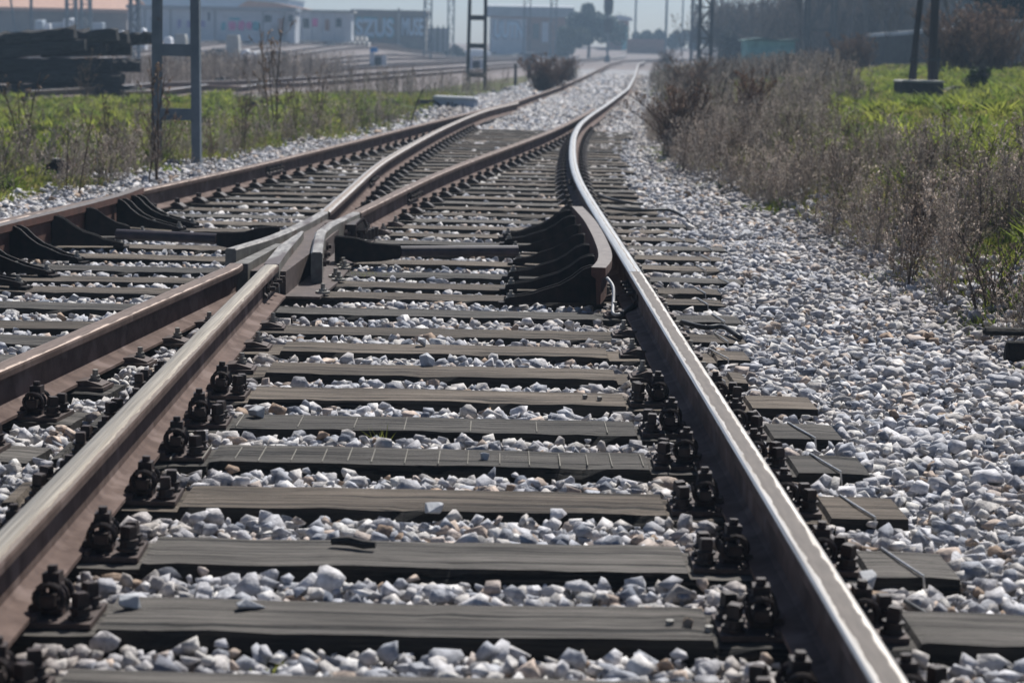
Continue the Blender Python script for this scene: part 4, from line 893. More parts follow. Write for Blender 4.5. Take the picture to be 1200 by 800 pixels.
g = G(68, 222, -.05); r = empty('ground_signal', (float(g[0]), float(g[1]), -.06), 0, 'little black ground signal on a thin post in weeds at the left', 'signal')
b = MB(); b.tube([(0, 0, 0), (0, 0, .2)], .012, 6); b.build('post', m_mast, r)
b = MB(); b.prism([(-.09, .17), (-.09, .22), (-.05, .235), (-.03, .26), (.04, .255), (.05, .235), (.1, .225), (.1, .17), (.06, .19), (.0, .165), (-.05, .185)], -.05, .05); b.build('head', m_black, r, bevel=.004); b = MB(); b.prism([(-.04, .262), (.05, .256), (.045, .268), (-.03, .272)], -.04, .04); b.build('lid', m_bolt, r)
# small sign box far
g = W(620, 75, 85); r = empty('signal_box', (float(g[0]), 85, Tz(float(g[0]), 85)), 0, 'small grey equipment box on a post left of the brown shrub', 'equipment box'); b = MB(); b.box(-.07, .07, -.07, .07, 0, .6); b.build('post', m_mast, r); b = MB(); b.box(-.2, .2, -.12, .12, .6, 1.0); b.build('case', mat('pale_box', (.3, .34, .37), (.38, .42, .45), 3, .6), r, bevel=.02)

# pale trackside cabinet
m_cab2 = mat('painted_cabinet', (.27, .32, .39), (.36, .41, .48), 5, .6, .2, 60, c3=(.2, .22, .25), s3=9, w3=.62); m_lid = mat('cabinet_lid', (.42, .43, .44), (.55, .56, .57), 6, .6)
YB = 39.5; g = W(534, 131, YB); X0 = float(g[0]); r = empty('trackside_cabinet', (X0, YB, -.02), -.12, 'low pale grey-blue cabinet beside the left rail, its lid lit by the sun', 'cabinet')
b = MB(); b.prism([(-.38, -.05), (.38, -.05), (.40, .2), (-.40, .2)], -.22, .22); b.build('case', m_cab2, r, bevel=.015)
b = MB(); b.prism([(-.42, .202), (.42, .202), (.40, .245), (-.40, .26)], -.24, .24); b.build('lid', m_lid, r, bevel=.006)
b = MB(); b.box(-.15, -.08, -.226, -.221, .07, .15); b.box(-.05, -.02, -.226, -.221, .07, .16); b.box(.0, .07, -.226, -.221, .08, .12); b.build('marking', m_mastd, r)
b = MB(); b.tube([(-.62, -.1, .14), (-.5, -.15, .16), (-.4, -.24, .17), (-.3, -.28, .12), (-.2, -.3, .02)], .022, 8); b.box(-.72, -.5, -.18, -.06, .1, .18); b.build('hose', m_cab, r)
o = pole(520, 32, .62, .012, 'thin twig leaning left of the pale cabinet', mat('twig', (.06, .05, .04), (.1, .08, .06), 20, .9), lean=.22, pyb=112, name='twig'); o.location.x = float(W(478, 140, 32)[0])
for px, py, s, l in ((312, 132, .35, 'dark rotten log clump in the grass right of the near mast'), (399, 138, .22, 'small black clump at the edge of the grass before the ballast'), (250, 97, .6, 'black heap at the right end of the timber stack')):
    g = G(px, py, 0); b = MB()
    for k in range(7): 
        M_ = Matrix.Translation((random.uniform(-.8, .8) * s, random.uniform(-.3, .3) * s, s * .15)) @ Matrix.Rotation(random.uniform(-.5, .5), 4, 'Y') @ Matrix.Rotation(random.uniform(-1, 1), 4, 'Z'); b.box(-.5 * s, .5 * s, -.12 * s, .12 * s, -.12 * s, .15 * s, j=.05 * s, M=M_)
    tag(b.build('rotten_log', m_black if s == .6 else mat('rotten_wood', (.015, .012, .01), (.04, .03, .025), 9, .9), loc=(float(g[0]), float(g[1]), Tz(float(g[0]), float(g[1])))), l, 'log', 'dark logs in the grass')

# stacked old timbers, left: ends of rows step down to the right
m_old = wood('black_old_timber', (.004, .004, .005), (.06, .056, .056), (.003, .003, .003))
Ystk = 41.; n_ = 0
rows = [(106, -12.2, [(0, 118), (60, 172)]), (92, 0, [(-40, 110), (20, 150)]), (78, 0, [(-30, 112), (30, 146), (90, 165)]), (64, 0, [(-35, 110), (40, 133)]), (53, 0, [(-30, 90), (25, 125), (120, 163)])]
levels = [.0, .26, .50, .74, .97]
ordn = ['bottom', 'second', 'third', 'fourth', 'top']
for li, (_, _, segs) in enumerate(rows):
    zl = levels[li]
    for si, dy in enumerate((0, .42, .85)):
        for ki, (pa, pb) in enumerate(segs):
            if ki == 1 and si == 1: continue
            if len(segs) == 3 and ki == 2 and si == 2: continue
            xa = float(W(pa, 80, Ystk)[0]) + random.uniform(-.1, .1); xb = float(W(pb, 80, Ystk)[0]) + random.uniform(-.3, .2)
            if xb - xa < 1.1: xa = xb - 1.3
            L2_ = xb - xa; zz = zl + (.06 if li > 2 else 0); n_ += 1
            r = empty('old_sleeper', (xb - L2_ / 2, Ystk + dy + ki * .29 * (1 if si else 1) + random.uniform(-.04, .04), zz + .02), random.uniform(-.04, .04), 'blackened timber in the %s layer of the stack, %s' % (ordn[li], ['front row', 'middle row', 'back row'][si] + [' left piece', ' right piece', ' outermost piece'][ki]), 'timber', 'black timbers stacked at the left')
            r.rotation_euler = (random.uniform(-.2, .2), -.022 * (li - .5) + random.uniform(-.05, .04), random.uniform(-.16, .16))
            b = MB(); n = 12; rr = random.Random(n_); ring = []
            for i in range(n + 1):
                x = -L2_ / 2 + L2_ * i / n; e = rr.uniform(-.04, .04) - (.02 if i in (0, n) else 0); ring += [(x, -.12 + e, .0), (x, -.125, .17 + e), (x, -.1, .215 + e), (x, .1, .22 - e), (x, .125 + e, .17), (x, .12, 0)]
            b.add(ring, [(i * 6 + j, i * 6 + (j + 1) % 6, i * 6 + 6 + (j + 1) % 6, i * 6 + 6 + j) for i in range(n) for j in range(6)] + [tuple(range(6)), tuple(range(n * 6, n * 6 + 6))[::-1]])
            b.build('beam', m_old, r)

# ------------------------------------------------------------------ buildings
m_conc = mat('concrete', (.30, .29, .27), (.42, .41, .38), 2, .9, .3, 20); m_white = mat('white_wall', (.42, .45, .49), (.56, .58, .61), .6, .85, c3=(.28, .28, .29), s3=.35, w3=.56); m_brownwall = mat('brown_wall', (.16, .13, .12), (.24, .2, .18), .8, .9)
m_tile = mat('roof_tile', (.36, .20, .14), (.52, .33, .24), 3, .85, .6, 8, stretch=(4, .4, 1)); m_grey = mat('grey_sheet', (.24, .26, .28), (.33, .35, .37), 1, .6); m_brick = mat('brick', (.22, .12, .09), (.34, .2, .15), 3, .9); m_glass = mat('dark_glass', (.02, .025, .03), (.04, .05, .06), 2, .2)
m_gb = mat('graffiti_blue', (.42, .58, .70), (.6, .72, .8), 2, .8); m_gp = mat('graffiti_pink', (.55, .10, .30), (.66, .18, .4), 2, .8); m_gt = mat('graffiti_teal', (.03, .28, .36), (.08, .38, .45), 2, .8); m_gd = mat('graffiti_dark', (.02, .025, .06), (.05, .055, .1), 2, .8); m_gv = mat('graffiti_violet', (.2, .18, .38), (.28, .25, .45), 2, .8)
m_tan = mat('tan_wall', (.15, .13, .11), (.24, .21, .18), .7, .9, c3=(.16, .15, .14), s3=.5, w3=.52)
def bld(name, x0, x1, yt, Y0, depth, m, label, cat='building', base=None):
    a, c = W(x0, yt, Y0), W(x1, yt, Y0); Xc = (a[0] + c[0]) / 2; zb = Tz(Xc, Y0) if base is None else base; r = empty(name, (float(Xc), Y0, zb), 0, label, cat); hw = float(c[0] - a[0]) / 2; H = float((a[2] + c[2]) / 2 - zb)
    b = MB(); b.box(-hw, hw, 0, depth, -.5, H); b.build('wall', m, r); return r, hw, H
def lx(r, px, Y0=None): Y0 = Y0 or r.location.y; return float(W(px, 30, Y0)[0]) - r.location.x
def lz(r, py, px=None): Y0 = r.location.y; x = 600 + FPX * r.location.x / Y0 if px is None else px; return float(W(x, py, Y0)[2]) - r.location.z
def text_part(txt, r, px0, px1, py0, py1, m, name='graffiti', yo=-.03, thick=.012):
    cu = bpy.data.curves.new('t', 'FONT'); cu.body = txt; cu.extrude = thick; cu.offset = .035; cu.space_character = 1.02
    to = bpy.data.objects.new('t', cu); COL.objects.link(to); dg = bpy.context.evaluated_depsgraph_get(); me = bpy.data.meshes.new_from_object(to.evaluated_get(dg)); bpy.data.objects.remove(to)
    n = len(me.vertices); co = np.zeros(n * 3); me.vertices.foreach_get('co', co); co = co.reshape(-1, 3); mn, mx = co.min(0), co.max(0)
    xa, xb, za, zb = lx(r, px0), lx(r, px1), lz(r, py1, px0), lz(r, py0, px0); u = (co[:, 0] - mn[0]) / (mx[0] - mn[0]); v = (co[:, 1] - mn[1]) / (mx[1] - mn[1])
    out = np.stack([xa + u * (xb - xa), yo - co[:, 2], za + v * (zb - za)], 1); me.vertices.foreach_set('co', out.ravel()); me.materials.clear(); me.materials.append(m); me.update()
    o = bpy.data.objects.new(name, me); COL.objects.link(o); o.parent = r; return o
# 1 brown shed
r, hw, H = bld('storage_shed', -60, 148, 13, 150, 8, m_brownwall, 'long brown shed with a sunlit tiled eave behind the timber stack at far left')
b = MB(); b.prism([(-1.0, H - .0), (4, H + .9), (9, H - .0), (9, H + .12), (4, H + 1.05), (-1.0, H + .22)], -hw - .3, hw + .3, axis='x'); b.build('roof', m_tile, r)
# 2 white warehouse wall with coloured graffiti
r, hw, H = bld('warehouse', 150, 346, 12, 145, 3, m_white, 'long white warehouse wall with pink and teal graffiti left of centre')
b = MB(); b.box(-hw - .1, hw + .1, -.25, 3.2, H, H + .25); b.build('roof', m_grey, r)
for (px, m, w_, h0, h1) in [(262, m_gt, 6, 36, 26), (300, m_gt, 9, 36, 24), (272, m_gp, 9, 37, 25), (283, m_gp, 8, 36, 24), (292, m_gp, 7, 35, 25), (275, m_gt, 14, 24, 21), (210, m_gv, 5, 34, 23), (222, m_gv, 6, 34, 24), (238, m_gv, 5, 33, 24), (245, m_gd, 3, 26, 14)]:
    b = MB(); x0, x1, z0, z1 = lx(r, px - w_ / 2), lx(r, px + w_ / 2), lz(r, h0, px), lz(r, h1, px); k = 9
    yo = -.012 - .006 * random.random() - (.02 if m is m_gp else 0); pl = []
    for i in range(k): a_ = 2 * PI * i / k; q = random.uniform(.75, 1.05); pl.append(((x0 + x1) / 2 + (x1 - x0) / 2 * 1.1 * q * math.copysign(abs(math.cos(a_)) ** .5, math.cos(a_)), (z0 + z1) / 2 + (z1 - z0) / 2 * q * math.copysign(abs(math.sin(a_)) ** .5, math.sin(a_))))
    b.prism(pl, yo, yo - .01); b.build('graffiti', m, r)
for (a_, c_, t_, bt, m) in [(158, 166, 20, 36, m_grey), (176, 184, 20, 36, m_grey), (228, 232, 15, 20, m_glass), (310, 318, 18, 26, m_glass), (326, 332, 22, 37, m_brick), (338, 343, 18, 26, m_glass)]:
    b = MB(); b.box(lx(r, a_), lx(r, c_), -.06, .05, lz(r, bt, a_), lz(r, t_, a_)); b.build('window' if m is m_glass else 'door', m, r)
for px in (170, 200, 230, 252, 308, 334): b = MB(); b.box(lx(r, px) - .06, lx(r, px) + .06, -.10, .0, -.3, H - .01); b.build('downpipe', m_grey, r)
# 3 tiled gable house behind
r, hw, H = bld('tiled_house', 277, 362, 13, 175, 14, m_brownwall, 'house with a low brown tiled roof behind the white warehouse')
b = MB(); zt = lz(r, 1, 290); b.prism([(-hw - .3, H), (-hw + 1, zt), (-hw + 3.0, zt - .1), (hw + .5, H + .1), (hw + .5, H - .1), (-hw - .3, H - .1)], -.4, 14); b.build('roof', m_tile, r)
# 4 white row building
r, hw, H = bld('row_building', 349, 412, 15, 150, 2, m_white, 'low white building with doors and pilasters left of the graffiti walls')
b = MB(); b.box(-hw - .1, hw + .2, -.3, 2.2, H, H + .18); b.build('roof', m_conc, r)
for (a_, c_, t_, bt, m, nm) in [(355, 362, 22, 33, m_glass, 'window'), (366, 372, 22, 31, m_gp, 'window'), (381, 386, 23, 36, m_brick, 'door'), (394, 400, 22, 32, m_glass, 'window')]:
    b = MB(); b.box(lx(r, a_), lx(r, c_), -.04, .05, lz(r, bt, a_), lz(r, t_, a_)); b.build(nm, m, r)
for px in (352, 364, 376, 390, 404): b = MB(); b.box(lx(r, px) - .08, lx(r, px) + .08, -.12, .0, -.3, H - .01); b.build('pilaster', m_white, r)
# 5 graffiti walls
r, hw, H = bld('graffiti_building', 413, 499, 15, 185, 6, m_tan, 'flat roofed tan block covered in pale blue graffiti letters')
b = MB(); b.box(-hw - .15, hw + .15, -.2, 6.2, H, H + .22); b.build('roof', m_brownwall, r); b = MB(); b.box(lx(r, 466), lx(r, 468.5), -.2, 0, -.3, H + .4); b.build('pilaster', m_conc, r)
text_part('SZUS', r, 416, 462, 20, 44, m_gt, yo=-.02); text_part('SZUS', r, 417, 461, 22, 42.5, m_gb, yo=-.06); text_part('MUSE', r, 470, 497, 19, 44, m_gd, yo=-.02); text_part('MUSE', r, 471, 496, 21, 42, m_gb, yo=-.06)
# 6 brick building
r, hw, H = bld('brick_building', 574, 668, 20, 215, 10, m_brick, 'brick building with a grey sheet roof and a graffitied pale bay, centre background')
b = MB(); b.prism([(-.6, H), (10.6, H), (10.6, H + .5), (5, H + 1.3), (-.6, H + 1.0)], -hw - .4, hw + .4, axis='x'); b.build('roof', m_grey, r)
b = MB(); b.box(lx(r, 575), lx(r, 617), -.06, 0, -.3, lz(r, 22, 590)); b.build('rendered_bay', m_white, r)
text_part('UUTN', r, 578, 615, 24, 46, m_gd, yo=-.09); text_part('UUTN', r, 579, 614, 25, 45, m_gb, yo=-.12)
for a_, c_, t_, bt, m, nm in [(624, 632, 28, 46, m_glass, 'window'), (635, 643, 26, 50, m_white, 'door')]: b = MB(); b.box(lx(r, a_), lx(r, c_), -.05, .05, lz(r, bt, a_), lz(r, t_, a_)); b.build(nm, m, r)
# 7 small hut
r, hw, H = bld('brick_hut', 716, 737, 24, 235, 5, m_brick, 'small brick hut with white roof right of the signal')
b = MB(); b.prism([(-hw - .5, H), (hw + .5, H), (hw + .2, H + .35), (0, H + .55), (-hw - .2, H + .35)], -.4, 5.3); b.build('roof', m_white, r); b = MB(); b.box(lx(r, 729), lx(r, 736), -.05, .02, 0, lz(r, 31, 730)); b.build('door', mat('teal_door', (.15, .4, .42), (.2, .48, .5), 2, .7), r)
# 8 reddish low wall, pale kerb, fence, white tarp
r, hw, H = bld('low_brick_wall', 735, 779, 46, 225, .4, m_brick, 'low reddish wall under the dark hedge', 'wall')
r, hw, H = bld('fence', 500, 526, 33, 190, .1, m_grey, 'grey panel fence right of the graffiti block', 'fence')
for k in range(5): b = MB(); x_ = -hw + 2 * hw * k / 4; b.box(x_ - .06, x_ + .06, -.08, -.01, -.3, H + .25); b.build('post', m_mastd, r)
b = MB(); g = W(559, 50, 195); X0 = float(g[0])
prof = [(-1.25, 0), (-1.2, .55), (-.9, .75), (0, .82), (.9, .74), (1.2, .5), (1.3, 0)]; b.prism(prof, -.7, .7); tag(b.build('covered_pile', mat('white_sheet', (.75, .77, .8), (.85, .87, .9), 3, .6), loc=(X0, 195, Tz(X0, 195)), bevel=.1), 'white sheeted pile seen through the legs of the dark mast', 'pile')
b = MB(); xa, xb = float(W(620, 52, 236)[0]), float(W(850, 54, 236)[0]); b.box(xa, xb, 236, 237.2, -.2, Tz(xa + 5, 237) + .12); tag(b.build('platform_edge', m_conc), 'pale concrete edging line across the end of the tracks', 'kerb')
# stacks of concrete sleepers
m_cs = mat('concrete_sleeper', (.45, .43, .40), (.60, .58, .54), 5, .85)
for (x0, x1, yt, yb, Y0, l) in [(322, 402, 36, 41, 165, 'upper back stack of pale concrete sleepers in the yard'), (330, 431, 41, 48, 158, 'middle stack of pale concrete sleepers in the yard'), (345, 434, 48, 56, 150, 'lowest front stack of pale concrete sleepers in the yard')]:
    a_, c_ = W(x0, yb, Y0), W(x1, yb, Y0); Xc = float(a_[0] + c_[0]) / 2; z0 = Tz(Xc, Y0); r = empty('sleeper_stack', (Xc, Y0, z0), 0, l, 'sleeper stack', 'stacks of concrete sleepers'); hw = float(c_[0] - a_[0]) / 2; zt = float(W((x0 + x1) / 2, yt, Y0)[2]) - z0
    nl = max(2, int(zt / .35)); 
    for q in range(nl):
        n = int(2 * hw / .34); b = MB(); z1 = q * zt / nl
        for k in range(n): x_ = -hw + (k + .5) * 2 * hw / n; b.prism([(x_ - .11, z1), (x_ + .11, z1), (x_ + .085, z1 + zt / nl * .72), (x_ - .085, z1 + zt / nl * .72)], -1.2, 1.2)
        b.box(-hw, hw, -.9, -.8, z1 + zt / nl * .72, z1 + zt / nl * .99); b.build('sleeper_layer', m_cs, r)
# goods in front of the sheds
m_pal = mat('wrapped_goods', (.30, .34, .38), (.45, .49, .53), 4, .4); m_bagw = mat('white_bag', (.66, .67, .7), (.8, .81, .83), 4, .7, .3, 10)
for i, (x0, x1, yt, m, l) in enumerate([(42, 52, 24, m_pal, 'grey wrapped pallet, leftmost of those by the brown shed'), (54, 60, 28, m_bagw, 'pale narrow load beside the leftmost wrapped pallet'), (62, 75, 27, m_pal, 'wide grey load between pole and lattice masts'), (76, 88, 22, m_bagw, 'white topped load behind the left lattice mast'), (108, 122, 27, m_pal, 'light crate right of the lattice masts by the shed')]):
    Y0 = 138; a_, c_ = W(x0, yt, Y0), W(x1, yt, Y0); Xc = float(a_[0] + c_[0]) / 2; hw = float(c_[0] - a_[0]) / 2; z0 = Tz(Xc, Y0); H = float(a_[2]) - z0; r = empty('pallet_load', (Xc, Y0, z0), 0, l, 'pallet', 'goods stored by the brown shed')
    b = MB(); b.box(-hw, hw, -.5, .5, .14, H, j=.04); b.build('load', m, r, bevel=.05); b = MB(); [b.box(-hw, hw, y_, y_ + .12, 0, .135) for y_ in (-.5, -.06, .38)]; b.build('pallet', m_brownwall, r)
for i, (x0, x1, yt, l) in enumerate([(124, 134, 37, 'first white bulk bag from the left, in front of the brown shed'), (135, 149, 36, 'second white bulk bag, wider, in front of the brown shed'), (153, 160, 38, 'third white bulk bag, seen through the slim mast'), (161, 172, 33, 'tallest white bulk bag right of the slim mast'), (193, 202, 43, 'little white bag between the legs of the near mast')]):
    Y0 = 125; a_, c_ = W(x0, yt, Y0), W(x1, yt, Y0); Xc = float(a_[0] + c_[0]) / 2; hw = float(c_[0] - a_[0]) / 2; z0 = Tz(Xc, Y0); H = max(.3, float(a_[2]) - z0)
    b = MB(); b.prism([(-hw * .9, 0), (hw * .9, 0), (hw, H * .3), (hw * .97, H * .75), (hw * .6, H), (-hw * .7, H * .97), (-hw, H * .7), (-hw, H * .3)], -.45, .45); tag(b.build('bulk_bag', m_bagw, loc=(Xc, Y0, z0), bevel=.06), l, 'bag', 'white bulk bags in the yard')
for i, (x0, x1, yt, yb, l, m) in enumerate([(206, 219, 40, 54, 'pale concrete block just right of the near mast in the yard', m_conc), (222, 233, 46, 55, 'small concrete block between the pale block and the grey one', m_conc), (266, 281, 41, 55, 'grey concrete block left of the white rubble', m_conc)]):
    Y0 = 110; a_, c_ = W(x0, yt, Y0), W(x1, yt, Y0); Xc = float(a_[0] + c_[0]) / 2; hw = float(c_[0] - a_[0]) / 2; z0 = Tz(Xc, Y0); b = MB(); H = max(.35, float(a_[2]) - z0); b.prism([(-hw, 0), (hw, 0), (hw, H * .8), (hw * .85, H), (-hw * .9, H), (-hw, H * .85)], -.4, .4); tag(b.build('concrete_block', m, loc=(Xc, Y0, z0), bevel=.03), l, 'block', 'concrete blocks in the yard')
def heap(px, pyb, Y0, wd, H, m, label, name='rubble_heap', cat='heap', n=26, sz=.22):
    X0 = float(W(px, pyb, Y0)[0]); b = MB(); 
    for k in range(n):
        u, v = random.gauss(0, .35), random.gauss(0, .35); zz = H * max(0, 1 - (u * u + v * v) * 2.2); V_, F2, _ = svar[k % 26]; s = random.uniform(.6, 1.4) * sz
        b.add([(x_ * s * 1.4 + u * wd, y_ * s * 1.4 + v * wd, z_ * s * 1.4 + zz * .8) for x_, y_, z_ in V_], [tuple(f) for f in F2])
    return tag(b.build(name, m, loc=(X0, Y0, Tz(X0, Y0))), label, cat)
heap(293, 52, 110, 1.0, .5, m_bagw, 'bright white rubble heap left of the concrete sleeper stacks', sz=.5)
heap(255, 48, 112, .9, .5, mat('dark_heap', (.05, .045, .045), (.09, .08, .075), 3, .9), 'dark mound behind the concrete blocks', sz=.5)
heap(322, 52, 114, 1.0, .35, mat('dark_heap2', (.05, .06, .07), (.08, .09, .10), 3, .9), 'dark blue-grey scrap heap below the concrete sleeper stacks', 'scrap_heap', sz=.5)
heap(890, 74, 95, 1.6, .25, mat('debris_mix', (.12, .11, .11), (.24, .22, .21), 6, .9), 'low grey debris strip in front of the teal container', 'debris_heap', sz=.3)
# teal container
Y0 = 100; r, hw, H = bld('container', 876, 932, 48, Y0, 2.6, mat('teal_sheet', (.10, .30, .30), (.20, .46, .44), 1.5, .7, .5, 3, c3=(.05, .12, .13), s3=1.2, w3=.56), 'weathered teal container with sagging cover under the bare trees', 'container')
b = MB(); 
for k in range(12): x_ = -hw + 2 * hw * (k + .5) / 12; b.box(x_ - .04, x_ + .04, -.06, 0, .1 + .1 * random.random(), H * random.uniform(.62, .72))
b.build('ribs', mat('teal_rib', (.14, .38, .37), (.22, .48, .46), 3, .7), r); b = MB(); b.prism([(-hw - .2, H), (hw + .2, H), (hw + .1, H + .12), (hw * .3, H + .05), (-hw * .4, H + .14), (-hw - .1, H + .04)], -.25, 2.8); b.build('cover', mat('dark_green_cover', (.03, .07, .07), (.07, .14, .13), 2, .8), r)
X0 = float(W(928, 83, 62)[0]); r = empty('tyre', (X0, 62, Tz(X0, 62)), 0, 'black tyre standing on the grass before the teal container', 'tyre'); b = MB(); b.tube([(.27 * math.cos(a_), 0, .34 + .27 * math.sin(a_)) for a_ in np.linspace(0, 2 * PI, 21)[:-1]], .09, 8, closed=True); b.build('tread', m_black, r, smooth=True)
X0 = float(W(912, 85, 64)[0]); b = MB(); b.box(-.7, .5, -.1, .1, .05, .12); b.box(-.75, -.6, -.12, .12, 0, .2); tag(b.build('plank', m_conc, loc=(X0, 64, Tz(X0, 64))), 'pale plank on the grass left of the black tyre', 'plank')

# right bank: concrete footing with two poles, rocks, walls
Y0 = 33.; a_, c_ = W(1054, 95, Y0), W(1108, 95, Y0); Xc = float(a_[0] + c_[0]) / 2; zt = float(a_[2]); m_old2 = mat('dark_concrete', (.03, .028, .026), (.09, .085, .075), 6, .9, .4, 30, c3=(.04, .04, .035), s3=4, w3=.5)
r = empty('concrete_footing', (Xc, Y0, zt), 0, 'old concrete footing under the pair of poles on the right bank', 'footing'); b = MB(); b.box(-.33, .33, -.05, .65, -.75, -.02, j=.01); b.build('block', m_old2, r); b = MB(); b.prism([(-.35, -.018), (.35, -.018), (.33, .015), (-.33, .015)], -.07, .67); b.build('cap', m_conc, r, bevel=.01)  # dark block and pale cap paint in the shaded front and lit top
m_pole = mat('tarred_wood', (.035, .03, .03), (.08, .07, .07), 3, .8, .4, 20, stretch=(6, 6, .5))
for px, lean, l, rr in ((1069, .10, 'slimmer leaning pole, left on the concrete footing', .05), (1093, -.01, 'thicker dark pole, right on the concrete footing', .07)):
    X0 = float(W(px, 87, Y0 + .3)[0]); r = empty('wooden_pole', (X0, Y0 + .35, zt + .02), 0, l, 'pole', 'poles on the concrete footing'); b = MB(); b.tube([(0, 0, -.0), (lean * 1, 0, 1.5), (lean * 4, 0, 6)], [rr, rr * .95, rr * .8], 10); b.build('shaft', m_pole, r); b = MB(); b.box(rr + .005, rr + .03, -.02, .02, -.0, .5); b.box(-rr - .012, rr + .004, -rr - .012, rr + .012, .3, .34); b.build('bracket', m_mastd, r)
for px, py, s, l, m in ((1112, 100, .42, 'mossy orange-green slab beside the concrete footing', mat('moss_rock', (.14, .13, .03), (.3, .2, .04), 7, .9, .5, 20)), (1128, 106, .36, 'dark rock ledge right of the mossy slab', m_old2), (1172, 92, .34, 'pale flat rock at the right edge of the bank', m_conc), (1148, 100, .32, 'dark rock under the small green bush', m_old2)):
    Y1 = 33.5; X0 = float(W(px, py, Y1)[0]); V_, F2, _ = svar[int(px) % 26]; b = MB(); b.add([(v[0] * s * 2.2, v[1] * s * 1.4, v[2] * s * .8) for v in V_], [tuple(f) for f in F2]); o = b.build('rock', m, loc=(X0, Y1, Tz(X0, Y1) + .05)); tag(o, l, 'rock', 'rocks on the right bank')
def crown_leaves(n, R, m_, seed, leaf=.1, c=(.05, .07, .03), lobes=9, parent=None, name='crown', zc=0.):
    r = np.random.default_rng(seed); cen = r.normal(0, .42, (lobes, 3)) * np.array(R); cen[:, 2] += zc; rad = r.uniform(.3, .6, lobes) * np.mean(R)
    k = r.integers(0, lobes, n); d = r.normal(0, 1, (n, 3)); d /= np.linalg.norm(d, axis=1)[:, None]; p = cen[k] + d * (rad[k] * r.random(n) ** .3)[:, None]
    s = leaf * r.uniform(.6, 1.4, n)[:, None]; u = r.normal(0, 1, (n, 3)); v = r.normal(0, 1, (n, 3)); u /= np.linalg.norm(u, axis=1)[:, None]; v /= np.linalg.norm(v, axis=1)[:, None]
    V_ = np.stack([p - u * s, p + v * s * .6, p + u * s, p - v * s * .6], 1).reshape(-1, 3); F2 = (np.array([[0, 1, 2], [0, 2, 3]])[None] + np.arange(n)[:, None, None] * 4).reshape(-1, 3)
    cc = np.array(c) * r.uniform(.6, 1.5, (lobes, 1))[k] * r.uniform(.7, 1.3, (n, 1)); return npmesh(name, V_, F2, np.repeat(cc, 4, 0), m_, parent)
m_leaf = mat('leaves', (.8, .8, .8), (1.2, 1.2, 1.2), 2, .6, attr='Col', trans=.25)
m_bark = mat('bark', (.06, .05, .045), (.13, .11, .10), 4, .9, .5, 20)
def leafy(px, Y0, R, H, label, c, n=7000, leaf=.12, cat='tree', name='tree', seed=1, lobes=10, group='leafy trees in the background', py=50):
    X0 = float(W(px, py, Y0)[0]); z0 = Tz(X0, Y0); r = empty(name, (X0, Y0, z0), 0, label, cat, group); b = MB(); b.tube([(0, 0, -.2), (.05, 0, H * .4), (0, .1, H * .8)], [.06 * R[0] + .05, .04 * R[0] + .04, .03], 7)
    for k in range(5): a_ = k * 1.3; b.tube([(0, 0, H * .25 + k * .1), (math.cos(a_) * R[0] * .35, math.sin(a_) * R[1] * .35, H * .5), (math.cos(a_) * R[0] * .6, math.sin(a_) * R[1] * .6, H * .7)], [.05, .035, .015], 5)
    b.build('trunk', m_bark, r); o = crown_leaves(n, R, m_leaf, seed, leaf, c, lobes, r, 'crown', H * .52); return r
leafy(690, 205, (2.0, 2.0, 2.2), 5.6, 'large dark evergreen tree left of the signal', (.035, .055, .05), 9000, .17, seed=3, lobes=14)
leafy(665, 200, (1.5, 1.5, 1.2), 3.2, 'lower dull green tree overlapping the brick building', (.06, .075, .05), 6000, .14, seed=4)
for i, (px, w_, l) in enumerate([(752, 1.5, 'dark hedge bush directly right of the brick hut'), (772, 1.6, 'dark hedge bush behind the hazy pole'), (793, 1.6, 'dark hedge bush right of the hazy pole'), (815, 1.7, 'dark hedge bush behind the lattice masts')]): leafy(px, 240, (w_, 1.3, .95), 2.4, l, (.035, .05, .05), 4500, .15, 'bush', 'hedge_bush', 10 + i, group='dark hedge bushes at the end of the tracks')
leafy(534, 185, (1.0, .8, .4), .9, 'low dark bush beside the grey fence', (.04, .05, .045), 2000, .1, 'bush', 'bush', 30, group='low bushes')
leafy(1150, 33, (.22, .22, .22), .4, 'small dark green bush growing on the rocks of the right bank', (.045, .075, .02), 2500, .022, 'bush', 'bush', 31, group='low bushes', py=95)
leafy(1196, 58, (1.1, 1.2, 3.2), 6, 'dark green conifer at the top right corner', (.012, .035, .032), 14000, .13, 'tree', 'conifer', 32, lobes=16)
leafy(853, 118, (1.0, 1., .8), 2.0, 'dark round bush left of the teal container', (.05, .055, .05), 4500, .10, 'bush', 'bush', 33, group='low bushes', py=60)

def bare_tree(seed, H, r0_, levels=4, spread=.5, sides=5):
    r = random.Random(seed); b = MB()
    def grow(p, d, L, rad, lv):
        n = 3; pts = [p]; q = Vector(p)
        for i in range(n): d = (d + Vector((r.uniform(-.12, .12), r.uniform(-.12, .12), .04))).normalized(); q = q + d * L / n; pts.append(tuple(q))
        b.tube(pts, [rad * (1 - .12 * i) for i in range(n + 1)], sides if lv > 1 else 3)
        if lv == 0: return
        for k in range(r.randint(3, 4) if lv > 1 else 4):
            t = r.uniform(.35, 1); i = min(n - 1, int(t * n)); f = t * n - i; s = Vector(pts[i]).lerp(Vector(pts[i + 1]), f)
            nd = (d + Vector((r.uniform(-1, 1), r.uniform(-1, 1), r.uniform(-.2, .6))) * spread * 1.25).normalized(); grow(tuple(s), nd, L * r.uniform(.5, .75), rad * .5, lv - 1)
    grow((0, 0, -.15), Vector((r.uniform(-.06, .06), 0, 1)), H * .55, r0_, levels); return b
m_bare = mat('bare_twigs', (.10, .085, .08), (.17, .15, .14), 3, .9)
bt = [bare_tree(s, 6.5, .10, 4, .5) for s in (1, 2, 3, 4, 5)]; bt_me = []
